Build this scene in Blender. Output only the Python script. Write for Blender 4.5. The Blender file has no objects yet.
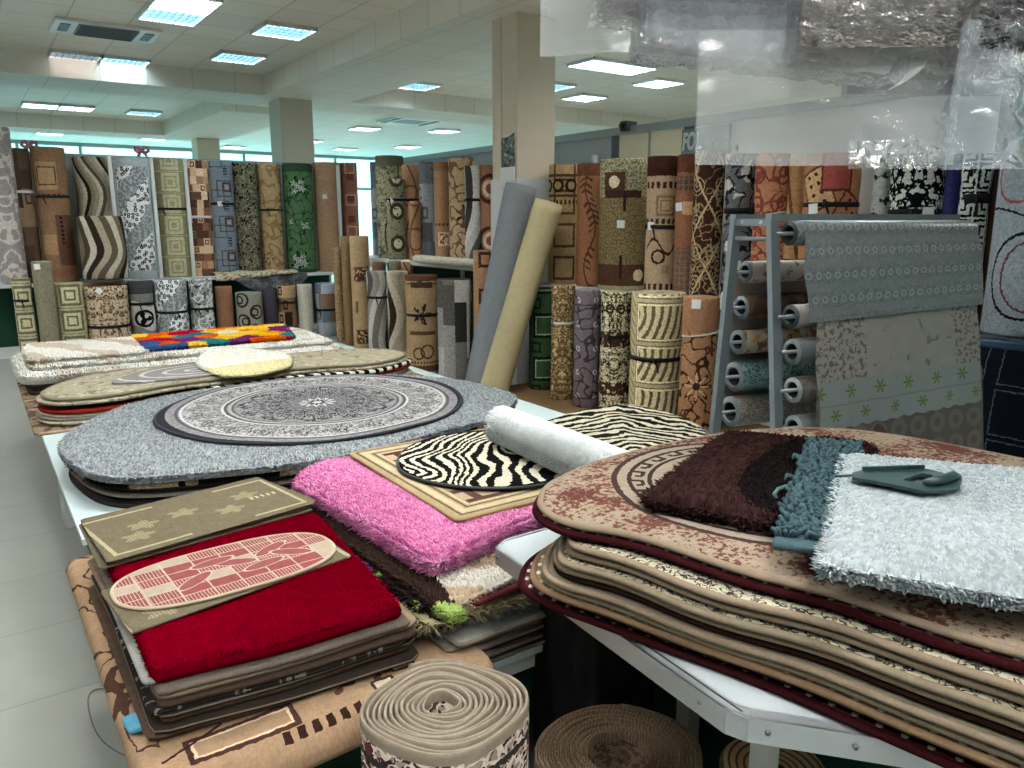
import bpy, bmesh, math, random
import numpy as np
from mathutils import Vector, Matrix, noise as mnoise

random.seed(7)
rng = np.random.default_rng(7)
SC = bpy.context.scene
COL = SC.collection
PI = math.pi

# ---------------------------------------------------------------- camera geometry
F = 775.0
PITCH = math.radians(11.95)
YAW = math.radians(34.9)
EYE = 1.6
FX, FY = math.sin(YAW), math.cos(YAW)


def ray(u, v):
    x = (u - 512) / F
    y = -(v - 384) / F
    f = math.cos(PITCH) + y * math.sin(PITCH)
    up = -math.sin(PITCH) + y * math.cos(PITCH)
    return (f * FX + x * FY, f * FY - x * FX, up, f)


def onz(u, v, z):
    r = ray(u, v)
    t = (z - EYE) / r[2]
    return Vector((r[0] * t, r[1] * t, z))


def onY(u, v, Y):
    r = ray(u, v)
    t = Y / r[1]
    return Vector((r[0] * t, Y, EYE + r[2] * t))


def onX(u, v, X):
    r = ray(u, v)
    t = X / r[0]
    return Vector((X, r[1] * t, EYE + r[2] * t))


def onD(u, v, D):
    r = ray(u, v)
    t = D / r[3]
    return Vector((r[0] * t, r[1] * t, EYE + r[2] * t))


# ---------------------------------------------------------------- object helpers
def tag(o, label=None, cat=None, group=None, kind=None):
    if label: o['label'] = label
    if cat: o['category'] = cat
    if group: o['group'] = group
    if kind: o['kind'] = kind
    return o


def empty(name, loc, rot=(0, 0, 0), label=None, cat=None, group=None):
    o = bpy.data.objects.new(name, None)
    o.location = loc
    o.rotation_euler = rot
    o.empty_display_size = .1
    COL.objects.link(o)
    return tag(o, label, cat, group)


def mesh(name, verts, faces, mats, parent=None, uvs=None, midx=None, smooth=True, loc=None):
    """verts local; uvs = one (u,v) per vertex, or list per loop."""
    me = bpy.data.meshes.new(name)
    me.from_pydata([tuple(v) for v in verts], [], faces)
    if not isinstance(mats, (list, tuple)): mats = [mats]
    for m in mats: me.materials.append(m)
    if midx is not None:
        me.polygons.foreach_set('material_index', np.array(midx, dtype=np.int32))
    me.polygons.foreach_set('use_smooth', np.full(len(me.polygons), smooth, dtype=bool))
    if uvs is not None:
        lay = me.uv_layers.new(name='UVMap')
        li = np.empty(len(me.loops), dtype=np.int32)
        me.loops.foreach_get('vertex_index', li)
        a = np.array(uvs, dtype=np.float32)
        if len(a) == len(verts): a = a[li]
        lay.data.foreach_set('uv', a.ravel())
    me.update()
    o = bpy.data.objects.new(name, me)
    COL.objects.link(o)
    if parent is not None: o.parent = parent
    if loc is not None: o.location = loc
    return o


class MB:
    """collects boxes, bars, tubes; builds one mesh."""
    def __init__(s):
        s.v = []; s.f = []; s.sm = []

    def add(s, vs, fs):
        n = len(s.v)
        s.v += [tuple(v) for v in vs]
        s.f += [tuple(i + n for i in f) for f in fs]
        return s

    def box(s, lo, hi, M=None, bev=0.0):
        lo = Vector(lo); hi = Vector(hi)
        if bev > 0:
            bm = bmesh.new()
            bmesh.ops.create_cube(bm, size=1)
            c = (lo + hi) / 2; d = hi - lo
            for v in bm.verts: v.co = Vector((v.co.x * d.x + c.x, v.co.y * d.y + c.y, v.co.z * d.z + c.z))
            bmesh.ops.bevel(bm, geom=list(bm.edges), offset=bev, segments=2, profile=.5, affect='EDGES')
            vs = [v.co.copy() for v in bm.verts]
            bm.verts.index_update()
            fs = [tuple(v.index for v in f.verts) for f in bm.faces]
            bm.free()
        else:
            vs = [Vector((x, y, z)) for x in (lo.x, hi.x) for y in (lo.y, hi.y) for z in (lo.z, hi.z)]
            fs = [(0, 1, 3, 2), (4, 6, 7, 5), (0, 4, 5, 1), (2, 3, 7, 6), (0, 2, 6, 4), (1, 5, 7, 3)]
        if M is not None: vs = [M @ v for v in vs]
        return s.add(vs, fs)

    def bar(s, p, q, w, h, up=(0, 0, 1), bev=0.0):
        p = Vector(p); q = Vector(q); d = q - p; L = d.length; d.normalize()
        up = Vector(up)
        x = d.cross(up)
        if x.length < 1e-4: x = d.cross(Vector((1, 0, 0)))
        x.normalize(); y = x.cross(d)
        M = Matrix(((x.x, d.x, y.x, p.x), (x.y, d.y, y.y, p.y), (x.z, d.z, y.z, p.z), (0, 0, 0, 1)))
        return s.box((-w / 2, 0, -h / 2), (w / 2, L, h / 2), M, bev)

    def tube(s, pts, r, n=10, cap=True):
        pts = [Vector(p) for p in pts]
        rr = r if isinstance(r, (list, tuple)) else [r] * len(pts)
        vs = []; fs = []
        t0 = (pts[1] - pts[0]).normalized()
        a = t0.orthogonal().normalized()
        for i, p in enumerate(pts):
            t = (pts[min(i + 1, len(pts) - 1)] - pts[max(i - 1, 0)]).normalized()
            a = (a - t * a.dot(t)).normalized(); b = t.cross(a)
            for k in range(n):
                th = 2 * PI * k / n
                vs.append(p + (a * math.cos(th) + b * math.sin(th)) * rr[i])
        for i in range(len(pts) - 1):
            for k in range(n):
                fs.append((i * n + k, i * n + (k + 1) % n, (i + 1) * n + (k + 1) % n, (i + 1) * n + k))
        if cap:
            fs.append(tuple(range(n - 1, -1, -1)))
            fs.append(tuple((len(pts) - 1) * n + k for k in range(n)))
        return s.add(vs, fs)

    def lathe(s, prof, c=(0, 0, 0), n=24, M=None):
        """prof list of (r, z) about z axis through c"""
        c = Vector(c); vs = []; fs = []
        for r, z in prof:
            for k in range(n):
                th = 2 * PI * k / n
                p = Vector((r * math.cos(th), r * math.sin(th), z))
                vs.append((M @ p) if M is not None else p + c)
        for i in range(len(prof) - 1):
            for k in range(n):
                fs.append((i * n + k, i * n + (k + 1) % n, (i + 1) * n + (k + 1) % n, (i + 1) * n + k))
        return s.add(vs, fs)

    def build(s, name, mat, parent=None, loc=None, smooth=False):
        vs = s.v
        if loc is not None and parent is None:
            L = Vector(loc); vs = [Vector(v) - L for v in vs]
        return mesh(name, vs, s.f, mat, parent, smooth=smooth, loc=loc if parent is None else None)


def axisM(p, d, up=(0, 0, 1)):
    """matrix whose local z runs along d from p"""
    d = Vector(d).normalized()
    x = Vector(up).cross(d)
    if x.length < 1e-4: x = Vector((1, 0, 0))
    x.normalize(); y = d.cross(x)
    return Matrix(((x.x, y.x, d.x, p[0]), (x.y, y.y, d.y, p[1]), (x.z, y.z, d.z, p[2]), (0, 0, 0, 1)))


# ---------------------------------------------------------------- node expressions
NT = None


class E:
    __slots__ = ('s',)
    def __init__(self, s): self.s = s
    def __add__(a, b): return M_('ADD', a, b)
    def __radd__(a, b): return M_('ADD', b, a)
    def __sub__(a, b): return M_('SUBTRACT', a, b)
    def __rsub__(a, b): return M_('SUBTRACT', b, a)
    def __mul__(a, b): return M_('MULTIPLY', a, b)
    def __rmul__(a, b): return M_('MULTIPLY', b, a)
    def __truediv__(a, b): return M_('DIVIDE', a, b)
    def __rtruediv__(a, b): return M_('DIVIDE', b, a)
    def __lt__(a, b): return M_('LESS_THAN', a, b)
    def __gt__(a, b): return M_('GREATER_THAN', a, b)
    def __neg__(a): return M_('MULTIPLY', a, -1.0)
    def __abs__(a): return M_('ABSOLUTE', a)


def M_(op, a, b=None, c=None):
    n = NT.nodes.new('ShaderNodeMath')
    n.operation = op
    for i, q in enumerate((a, b, c)):
        if q is None: continue
        if isinstance(q, E): NT.links.new(q.s, n.inputs[i])
        else: n.inputs[i].default_value = float(q)
    return E(n.outputs[0])


def sn(a): return M_('SINE', a)
def cs(a): return M_('COSINE', a)
def fl(a): return M_('FLOOR', a)
def fr(a): return M_('FRACT', a)
def mn(a, b): return M_('MINIMUM', a, b)
def mx(a, b): return M_('MAXIMUM', a, b)
def sq(a): return M_('SQRT', a)
def at2(a, b): return M_('ARCTAN2', a, b)
def hyp(x, y): return sq(x * x + y * y)
def inv(m): return 1.0 - m


def xyz(x, y, z=0.0):
    n = NT.nodes.new('ShaderNodeCombineXYZ')
    for i, q in enumerate((x, y, z)):
        if isinstance(q, E): NT.links.new(q.s, n.inputs[i])
        else: n.inputs[i].default_value = float(q)
    return n.outputs[0]


def noi(x, y, scale, detail=2.0, rough=.5, dist=0.0, z=0.0):
    n = NT.nodes.new('ShaderNodeTexNoise')
    NT.links.new(xyz(x, y, z), n.inputs['Vector'])
    n.inputs['Scale'].default_value = scale
    n.inputs['Detail'].default_value = detail
    n.inputs['Roughness'].default_value = rough
    n.inputs['Distortion'].default_value = dist
    return E(n.outputs[0])


def vor(x, y, scale, feat='F1', out='Distance', rnd=1.0):
    n = NT.nodes.new('ShaderNodeTexVoronoi')
    n.voronoi_dimensions = '2D'
    n.feature = feat
    NT.links.new(xyz(x, y), n.inputs['Vector'])
    n.inputs['Scale'].default_value = scale
    n.inputs['Randomness'].default_value = rnd
    if out == 'Color':
        sp = NT.nodes.new('ShaderNodeSeparateColor')
        NT.links.new(n.outputs['Color'], sp.inputs[0])
        return E(sp.outputs[0])
    return E(n.outputs[out])


def rnd2(ix, iy):
    n = NT.nodes.new('ShaderNodeTexWhiteNoise')
    n.noise_dimensions = '2D'
    NT.links.new(xyz(ix, iy), n.inputs['Vector'])
    return E(n.outputs['Value'])


def lin(c): return c / 12.92 if c <= .04045 else ((c + .055) / 1.055) ** 2.4


def C(h):
    h = h.lstrip('#')
    return tuple(lin(int(h[i:i + 2], 16) / 255) for i in (0, 2, 4)) + (1.0,)


def setcol(sock, c):
    if isinstance(c, E): NT.links.new(c.s, sock)
    else: sock.default_value = C(c) if isinstance(c, str) else c


def mix(m, a, b):
    n = NT.nodes.new('ShaderNodeMix')
    n.data_type = 'RGBA'
    n.clamp_factor = True
    if isinstance(m, E): NT.links.new(m.s, n.inputs[0])
    else: n.inputs[0].default_value = float(m)
    setcol(n.inputs[6], a)
    setcol(n.inputs[7], b)
    return E(n.outputs[2])


def pick(v, cols):
    n = NT.nodes.new('ShaderNodeValToRGB')
    r = n.color_ramp
    r.interpolation = 'CONSTANT'
    while len(r.elements) < len(cols): r.elements.new(.5)
    for i, c in enumerate(cols):
        r.elements[i].position = i / len(cols)
    for i, c in enumerate(cols):
        r.elements[i].color = C(c)
    NT.links.new(v.s, n.inputs[0])
    return E(n.outputs[0])


def layers(base, *ls):
    c = base
    for m, k in ls: c = mix(m, c, k)
    return c


# shape masks
def box(x, y, cx, cy, hw, hh): return (abs(x - cx) < hw) * (abs(y - cy) < hh)
def near(d, r, w): return abs(d - r) < w
def disc(x, y, cx, cy, r): return hyp(x - cx, y - cy) < r
def ring(x, y, cx, cy, r, w): return near(hyp(x - cx, y - cy), r, w)
def cell(x, p): return (fr(x / p) - .5) * p
def sqd(x, y): return mx(abs(x), abs(y))
def flower(x, y, n, R, a=.4, ph=0.0): return hyp(x, y) < (cs(at2(y, x) * n + ph) * a + (1 - a)) * R
def spiral(x, y, R, pitch, w):
    r = hyp(x, y)
    return (fr(r / pitch + at2(y, x) / (2 * PI)) < w) * (r < R)
def scr(x, y, s, w=.05, z=0.0, det=1.0): return near(noi(x, y, s, det, z=z), .5, w)   # curly contour lines


MATS = {}


def material(name, fn, rough=.95, grain=.35, gs=260.0, bump=.25, bs=None, sheen=.0, spec=.03, coord='UV', metallic=0.0, sat=1.0, val=1.0, hue=.5):
    """fn(x, y) -> colour; x, y metres from the UV map (or object coords)."""
    global NT
    if name in MATS: return MATS[name]
    m = bpy.data.materials.new(name)
    m.use_nodes = True
    NT = m.node_tree
    NT.nodes.clear()
    out = NT.nodes.new('ShaderNodeOutputMaterial')
    b = NT.nodes.new('ShaderNodeBsdfPrincipled')
    NT.links.new(b.outputs[0], out.inputs[0])
    tc = NT.nodes.new('ShaderNodeTexCoord')
    sp = NT.nodes.new('ShaderNodeSeparateXYZ')
    NT.links.new(tc.outputs['UV' if coord == 'UV' else 'Object'], sp.inputs[0])
    x, y, z = (E(sp.outputs[i]) for i in range(3))
    col = fn(x, y) if coord != 'OBJ3' else fn(x, y, z)
    if grain > 0:
        if coord == 'UV': g = noi(x, y, gs, 2, .6)
        else: g = noi(x, y, gs, 2, .6, z=z)
        v = g * (2 * grain) + (1 - grain)
        col = mulc(col, v)
        if bump > 0:
            bn = NT.nodes.new('ShaderNodeBump')
            bn.inputs['Strength'].default_value = bump
            bn.inputs['Distance'].default_value = .004
            NT.links.new(g.s, bn.inputs['Height'])
            NT.links.new(bn.outputs[0], b.inputs['Normal'])
    if sat != 1.0 or val != 1.0 or hue != .5:
        hs = NT.nodes.new('ShaderNodeHueSaturation')
        hs.inputs['Hue'].default_value = hue
        hs.inputs['Saturation'].default_value = sat
        hs.inputs['Value'].default_value = val
        setcol(hs.inputs['Color'], col)
        col = E(hs.outputs[0])
    setcol(b.inputs['Base Color'], col)
    b.inputs['Roughness'].default_value = rough
    b.inputs['Specular IOR Level'].default_value = spec
    b.inputs['Metallic'].default_value = metallic
    if sheen > 0:
        b.inputs['Sheen Weight'].default_value = sheen
    MATS[name] = m
    return m


def mulc(col, v):
    n = NT.nodes.new('ShaderNodeMix')
    n.data_type = 'RGBA'
    n.blend_type = 'MULTIPLY'
    n.inputs[0].default_value = 1.0
    setcol(n.inputs[6], col)
    cv = NT.nodes.new('ShaderNodeCombineColor')
    for i in range(3): NT.links.new(v.s, cv.inputs[i])
    NT.links.new(cv.outputs[0], n.inputs[7])
    return E(n.outputs[2])


def plain(name, c, rough=.6, spec=.4, metallic=0.0, grain=0.0, gs=60.0):
    return material(name, lambda x, y: c, rough, grain, gs, bump=.1 if grain else 0, spec=spec, metallic=metallic, coord='OBJ')


def emis(name, c, st, rough=.3):
    global NT
    if name in MATS: return MATS[name]
    m = bpy.data.materials.new(name); m.use_nodes = True
    b = m.node_tree.nodes['Principled BSDF']
    b.inputs['Base Color'].default_value = C(c)
    b.inputs['Emission Color'].default_value = C(c)
    b.inputs['Emission Strength'].default_value = st
    b.inputs['Roughness'].default_value = rough
    MATS[name] = m
    return m


def film(name, tint='#e6ecf0', clear=.62, rough=.12, gl=.35, wrinkle=.8):
    """thin plastic film: part clear, part milky, with sharp highlights"""
    if name in MATS: return MATS[name]
    m = bpy.data.materials.new(name); m.use_nodes = True
    nt = m.node_tree; nt.nodes.clear()
    out = nt.nodes.new('ShaderNodeOutputMaterial')
    tr = nt.nodes.new('ShaderNodeBsdfTransparent')
    tr.inputs[0].default_value = (1, 1, 1, 1)
    df = nt.nodes.new('ShaderNodeBsdfDiffuse'); df.inputs[0].default_value = C(tint)
    tl = nt.nodes.new('ShaderNodeBsdfTranslucent'); tl.inputs[0].default_value = C(tint)
    g = nt.nodes.new('ShaderNodeBsdfGlossy'); g.inputs[0].default_value = (1, 1, 1, 1); g.inputs['Roughness'].default_value = rough
    m1 = nt.nodes.new('ShaderNodeMixShader'); m1.inputs[0].default_value = .5
    nt.links.new(df.outputs[0], m1.inputs[1]); nt.links.new(tl.outputs[0], m1.inputs[2])
    m2 = nt.nodes.new('ShaderNodeMixShader'); m2.inputs[0].default_value = clear
    nt.links.new(m1.outputs[0], m2.inputs[1]); nt.links.new(tr.outputs[0], m2.inputs[2])
    lw = nt.nodes.new('ShaderNodeFresnel'); lw.inputs[0].default_value = 1.45
    tcn = nt.nodes.new('ShaderNodeTexCoord'); nz = nt.nodes.new('ShaderNodeTexNoise'); nz.inputs['Scale'].default_value = 26; nz.inputs['Detail'].default_value = 3; nz.inputs['Distortion'].default_value = 1.2
    nt.links.new(tcn.outputs['Object'], nz.inputs['Vector'])
    bmp = nt.nodes.new('ShaderNodeBump'); bmp.inputs['Strength'].default_value = wrinkle; bmp.inputs['Distance'].default_value = .02
    nt.links.new(nz.outputs[0], bmp.inputs['Height'])
    nt.links.new(bmp.outputs[0], g.inputs['Normal']); nt.links.new(bmp.outputs[0], lw.inputs['Normal'])
    mm = nt.nodes.new('ShaderNodeMath'); mm.operation = 'MULTIPLY'; mm.inputs[1].default_value = gl * 3
    mm.use_clamp = True
    nt.links.new(lw.outputs[0], mm.inputs[0])
    m3 = nt.nodes.new('ShaderNodeMixShader')
    nt.links.new(mm.outputs[0], m3.inputs[0])
    nt.links.new(m2.outputs[0], m3.inputs[1]); nt.links.new(g.outputs[0], m3.inputs[2])
    nt.links.new(m3.outputs[0], out.inputs[0])
    MATS[name] = m
    return m

EXPOSURE = 1.52
# ================================================================ SETTING
CEIL = 3.7


def floor_pat(x, y):
    gx = abs(cell(x + .2, 1.1)); gy = abs(cell(y - .11 , .55))
    g = mx(gx > .5475, gy > .2725)
    t = rnd2(fl((x + .2) / 1.1), fl((y - .11) / .55))
    base = mix(noi(x, y, 3, 3), '#888a84', '#93958f')
    base = mulc(base, t * .06 + .95)
    return mix(g, base, '#6f726c')


def ceil_pat(x, y):
    gx = abs(cell(x, .59)); gy = abs(cell(y, .59))
    g = mx(gx > .287, gy > .287)
    t = rnd2(fl(x / .59), fl(y / .59))
    base = mulc(mix(noi(x, y, 40, 2), '#ebe5d8', '#f1ebde'), t * .07 + .94)
    return mix(g, base, '#c9c3b8')


m_floor = material('floor tiles', floor_pat, .38, 0, spec=.4, coord='OBJ')
m_ceil = material('ceiling tiles', ceil_pat, .55, .03, 200, .05, spec=.3, coord='OBJ')
m_beam = material('bulkhead panels', lambda x, y: mulc(mix(mx(abs(cell(x, .59)) > .288, abs(cell(y, .59)) > .288), '#ece6da', '#d2ccc2'), rnd2(fl(x / .59), fl(y / .59)) * .05 + .95), .55, 0, coord='OBJ')
m_colm = plain('beige column paint', '#d6c8b4', .6, .3, grain=.04, gs=8)
m_white = plain('white painted metal', '#d9dcda', .4, .5)
m_wlow = plain('white paint', '#d3d6d6', .5, .4)
m_grey = plain('grey blue panel', '#aab3b9', .5, .4)
m_dgrey = plain('dark grey metal', '#565d60', .45, .5)
m_cream = plain('cream panel', '#efebd3', .5, .4)
m_alu = plain('brushed aluminium', '#b9c0c4', .35, .5, .7)
m_black = plain('black plastic', '#101214', .45, .4)
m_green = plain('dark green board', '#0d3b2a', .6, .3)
m_rail = plain('grey rail', '#9ba7a9', .4, .5, .3)
m_tag = plain('white paper', '#e9ebea', .7, .2)
m_tape = plain('white tape', '#e2e4e4', .35, .5)

S = 'structure'


def st(o): return tag(o, kind=S)


def slabo(name, lo, hi, mat, kind=S, bev=0):
    lo = Vector(lo); hi = Vector(hi)
    c = Vector(((lo.x + hi.x) / 2, (lo.y + hi.y) / 2, lo.z))
    o = MB().box(lo, hi, None, bev).build(name, mat, None, loc=c)
    if kind: o['kind'] = kind
    return o


# floor and ceiling keep the world origin so that their tile grids stay aligned
def flat_at_origin(name, lo, hi, mat):
    o = MB().box(lo, hi).build(name, mat, None)
    o['kind'] = S
    return o


flat_at_origin('floor', (-10, -4, -.12), (27, 25.5, 0), m_floor)
flat_at_origin('ceiling', (-10, -4, CEIL), (27, 25.5, CEIL + .12), m_ceil)
slabo('wall_left', (-10.15, -4, 0), (-10, 25.5, CEIL), m_wlow)
slabo('wall_front', (-10, -4.15, 0), (27, -4, CEIL), m_wlow)
# bulkheads
flat_at_origin('beam_1', (3.95, 4.2, 3.42), (5.3, 13.3, CEIL), m_beam)
flat_at_origin('beam_2', (-10, 12.15, 3.42), (3.95, 13.3, CEIL), m_beam)
flat_at_origin('beam_3', (-10, 19.0, 3.42), (3.9, 20, CEIL), m_beam)
flat_at_origin('beam_4', (3.9, 14.2, 3.42), (5.3, 20, CEIL), m_beam)
flat_at_origin('beam_5', (5.3, 12.15, 3.42), (14, 13.3, CEIL), m_beam)
flat_at_origin('beam_6', (12.2, -4, 3.0), (12.6, 11.9, CEIL), m_beam)
# columns
COLX0, COLX1, COLY0, COLY1 = 4.3, 4.74, 6.08, 6.5
slabo('column_1', (COLX0, COLY0, 0), (COLX1, COLY1, CEIL), m_colm, bev=.012)
slabo('column_2', (4.2, 12.2, 0), (4.72, 12.72, 3.42), m_colm, bev=.012)
slabo('column_3', (4.62, 19.1, 0), (5.12, 19.6, 3.42), m_colm, bev=.012)
# lower white dado of the near column, with a joint cover strip
slabo('trim_1', (COLX0 - .012, COLY0 - .012, .0), (COLX1 + .012, COLY1 + .012, 1.98), m_wlow)
slabo('trim_2', (COLX0 - .012, COLY1 - .17, 1.98), (COLX0, COLY1 - .145, CEIL), m_colm)

# far window wall: lit daylight behind tinted glass
m_sky = emis('daylit tinted glass', '#9adfe6', .95)
wf = empty('window_1', (9, 25.4, 0)); wf['kind'] = S
w = MB(); w.box((-19, -.02, .2), (18, .02, CEIL)).build('pane', m_sky, wf)
w = MB()
for k in range(-12, 13):
    w.box((k * 1.5 - .04, -.08, .2), (k * 1.5 + .04, -.03, CEIL))
w.box((-19, -.08, 0), (18, -.03, .25)).box((-19, -.08, 2.6), (18, -.03, 2.68)).box((-19, -.09, 3.6), (18, -.03, 3.7))
w.build('frame', m_rail, wf)
wf = empty('window_2', (26.9, 11, 0)); wf['kind'] = S
MB().box((-.02, -15, .3), (.02, 14.4, CEIL)).build('pane', m_sky, wf)
w = MB()
for k in range(-9, 10):
    w.box((-.08, k * 1.55 - .04, .2), (-.03, k * 1.55 + .04, CEIL))
w.box((-.08, -15, 0), (-.03, 14.4, .3)).box((-.08, -15, 2.6), (-.03, 14.4, 2.68))
w.build('frame', m_rail, wf)

# partition behind the left wall of rolls, capped by a grey rail
slabo('wall_back', (-6, 11.52, 0), (4.62, 11.6, 2.36), m_grey)
slabo('trim_3', (-6, 11.49, 2.36), (4.62, 11.63, 2.42), m_rail)
# partition behind the right hand rolls
slabo('wall_right', (5.2, 5.78, 0), (5.26, 10.2, 2.38), m_grey)
wr = slabo('wall_right_cream', (5.2, 1.0, 0), (5.26, 4.86, 2.38), m_wlow)
wr.name = 'wall_side'
o = slabo('wall_panel', (5.2, 4.86, 0), (5.26, 5.68, 2.38), m_cream); o.name = 'wall_cream'
o = slabo('trim_4', (5.19, 5.68, 0), (5.27, 5.78, 2.38), m_dgrey)
o = slabo('trim_5', (5.19, 4.76, 0), (5.27, 4.86, 2.38), m_dgrey)
slabo('trim_6', (5.18, 1.0, 2.38), (5.28, 10.2, 2.45), m_rail)
slabo('trim_7', (5.185, 5.27, .1), (5.2, 5.285, 2.38), plain('panel joint', '#b3af9b'))

# shop sign high on the partition
ya = onX(683, 140, 5.14).y; yb = onX(730, 140, 5.14).y; yc = (ya + yb) / 2
zs0 = onX(690, 157, 5.14).z; zs1 = onX(690, 129, 5.14).z
sg = empty('shop_sign', (5.14, yc, zs0), label='blue grey sign with pale capital letters above the brown rolls', cat='sign')
MB().box((-.015, yb - yc, 0), (.015, ya - yc, zs1 - zs0)).build('sign_board', plain('sign blue', '#70848e', .5), sg)
cu = bpy.data.curves.new('lettering', 'FONT')
cu.body = 'FOL'; cu.size = (zs1 - zs0) * .85; cu.shear = .12; cu.extrude = .004; cu.align_x = 'LEFT'
cu.offset = .006
cu.materials.append(plain('sign letters', '#d5dfe0', .5))
tmp = bpy.data.objects.new('lettering_curve', cu); COL.objects.link(tmp)
bpy.context.view_layer.update()
me_ = bpy.data.meshes.new_from_object(tmp.evaluated_get(bpy.context.evaluated_depsgraph_get()))
bpy.data.objects.remove(tmp)
to = bpy.data.objects.new('lettering', me_); COL.objects.link(to); to.parent = sg
to.scale = (.58, 1, 1); to.location = (-.021, ya - yc - .012, .06); to.rotation_euler = (PI / 2, 0, -PI / 2)

# small dark camera box on the rail
cp = onX(630, 126, 5.22)
cm = empty('security_camera', cp - Vector((0, 0, .03)), label='small black security camera box on the rail above the cream panel', cat='camera')
MB().box((-.09, -.045, -.02), (.05, .045, .07), None, .008).build('housing', m_black, cm)
MB().lathe([(.0, -.02), (.02, -.02), (.02, .02), (0, .02)], M=axisM((-.105, 0, .025), (1, 0, 0))).build('lens', plain('dark glass', '#050607', .1, .6), cm)
MB().box((-.01, -.01, -.08), (.01, .01, -.02)).build('bracket', m_black, cm)

# poster wrapped on the column
pp = onX(509, 153, COLX0 - .002)
po = empty('poster', (COLX0 - .004, pp.y, pp.z), label='small dark foliage picture stuck on the beige column', cat='poster')
m_post = material('poster print', lambda x, y: pick(noi(x, y, 22, 4, .6, .8), ['#1d2320', '#2c342f', '#3c463f', '#6d776d', '#aab0a4', '#3a443c', '#232a26']), .4, 0, coord='UV')
pv = []; pf = []; pu = []
for i in range(9):
    for j in range(9):
        s_, t_ = i / 8, j / 8
        pv.append((-.006 * math.sin(s_ * 5 + t_ * 3) - .008, .11 - .22 * s_, -.16 + .3 * t_ + .04 * s_ - .012 * math.sin(3 * s_)))
        pu.append((s_ * .22, t_ * .3))
for i in range(8):
    for j in range(8):
        pf.append((i * 9 + j, (i + 1) * 9 + j, (i + 1) * 9 + j + 1, i * 9 + j + 1))
mesh('print', pv, pf, m_post, po, pu)
o = MB().box((0, -.11, .145), (.004, .11, .17)).build('backing', m_wlow, po)
sp_ = onX(510, 177, COLX0 - .01)
o = slabo('switch_panel', (COLX0 - .035, sp_.y - .09, sp_.z - .1), (COLX0 - .012, sp_.y + .13, sp_.z + .09), m_white, None, .006)
tag(o, 'white flat box on the column just below the foliage picture', 'switch panel')

# pink bows on the rail
for (px, py), lab in (((30, 146), 'dusty pink bow on the roll tops at far left'), ((142, 149), 'pink ribbon bow on the grey rail above the leopard roll')):
    q = onY(px, py + 6, 11.5)
    r = empty('ribbon_bow', (q.x, 11.5, 2.42), label=lab, cat='bow')
    mp = plain('pink ribbon', '#b57384', .5)
    MB().lathe([(0, -.03), (.025, -.02), (.03, .0), (.025, .02), (0, .03)], c=(0, 0, .07), n=12).build('knot', mp, r)
    for s_ in (-1, 1):
        b_ = MB()
        b_.tube([(0, 0, .07), (s_ * .04, -.01, .12), (s_ * .075, -.02, .115), (s_ * .08, -.02, .07), (s_ * .05, -.01, .05), (0, 0, .07)], .022, 8)
        b_.tube([(0, -.01, .06), (s_ * .04, -.02, .02), (s_ * .06, -.02, .0)], .015, 6)
        b_.build('loop', mp, r)

# ---------------------------------------------------------------- ceiling lights
m_lit = emis('fluorescent tubes', '#fdfcf8', 38.0)
m_lit2 = emis('fluorescent tubes bright', '#fffdf9', 27.0)
m_dim = emis('dim fluorescent tubes', '#f0e2de', 2.4)
m_half = emis('louvred tubes half lit', '#d6ecf6', 6.5)
m_louv = plain('louvre metal', '#5a7582', .5, .3)
CELL = .59


def light(cx, cy, mat, label, group=None, far=False):
    cx = (math.floor(cx / CELL) + .5) * CELL; cy = (math.floor(cy / CELL) + .5) * CELL
    if (round(cx, 2), round(cy, 2)) in light.used: return
    light.used.add((round(cx, 2), round(cy, 2)))
    r = empty('ceiling_light', (cx, cy, CEIL), label=label, cat='ceiling light', group=group)
    h = .275
    MB().box((-h, -h, -.012), (h, h, -.004)).build('diffuser', mat, r)
    f_ = MB()
    for a in (-1, 1):
        f_.box((a * (h + .006) - .008, -h - .014, -.042), (a * (h + .006) + .008, h + .014, 0))
        f_.box((-h - .014, a * (h + .006) - .008, -.042), (h + .014, a * (h + .006) + .008, 0))
    f_.build('frame', m_white, r)
    l_ = MB()
    for k in range(1, 4):
        q = -h + 2 * h * k / 4
        l_.box((-h, q - .006, -.042), (h, q + .006, -.013))
    for k in range(1, 8):
        q = -h + 2 * h * k / 8
        l_.box((q - .003, -h, -.042), (q + .003, h, -.013))
    l_.build('louvre', m_louv, r)
light.used = set()

LG = 'recessed square ceiling lights'
for (u, v, k, lab) in [
    (168, 3, 1, 'brightest louvred ceiling light at the top edge beside the air conditioner'),
    (176, 9, 0, 'louvred ceiling light just right of the air conditioner'),
    (284, 31, 0, 'louvred ceiling light right of the air conditioner, alone in its row'),
    (237, 59, 0, 'single louvred ceiling light close to the bulkhead'),
    (72, 54, 2, 'dim left half of the pair of ceiling lights under the air conditioner'),
    (122, 58, 0, 'right half of the pair of ceiling lights under the air conditioner'),
    (34, 104, 1, 'bright left tube panel of the pair beyond the bulkhead'),
    (72, 106, 1, 'bright right tube panel of the pair beyond the bulkhead'),
    (141, 113, 0, 'far ceiling light beyond the bulkhead, right of the bright pair'),
    (588, 64, 1, 'large louvred ceiling light left of a pair right of the beige column'),
    (640, 68, 1, 'louvred ceiling light right of a pair right of the beige column'),
    (563, 87, 0, 'ceiling light half hidden behind the beige column'),
    (598, 97, 1, 'lone ceiling light below the pair right of the beige column'),
    (437, 83, 0, 'louvred ceiling light left of the beige column'),
    (360, 127, 1, 'bright far ceiling light between the two columns'),
]:
    p = onz(u, v, CEIL)
    light(p.x, p.y, (m_half, m_lit2, m_dim)[k], lab, LG)
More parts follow.
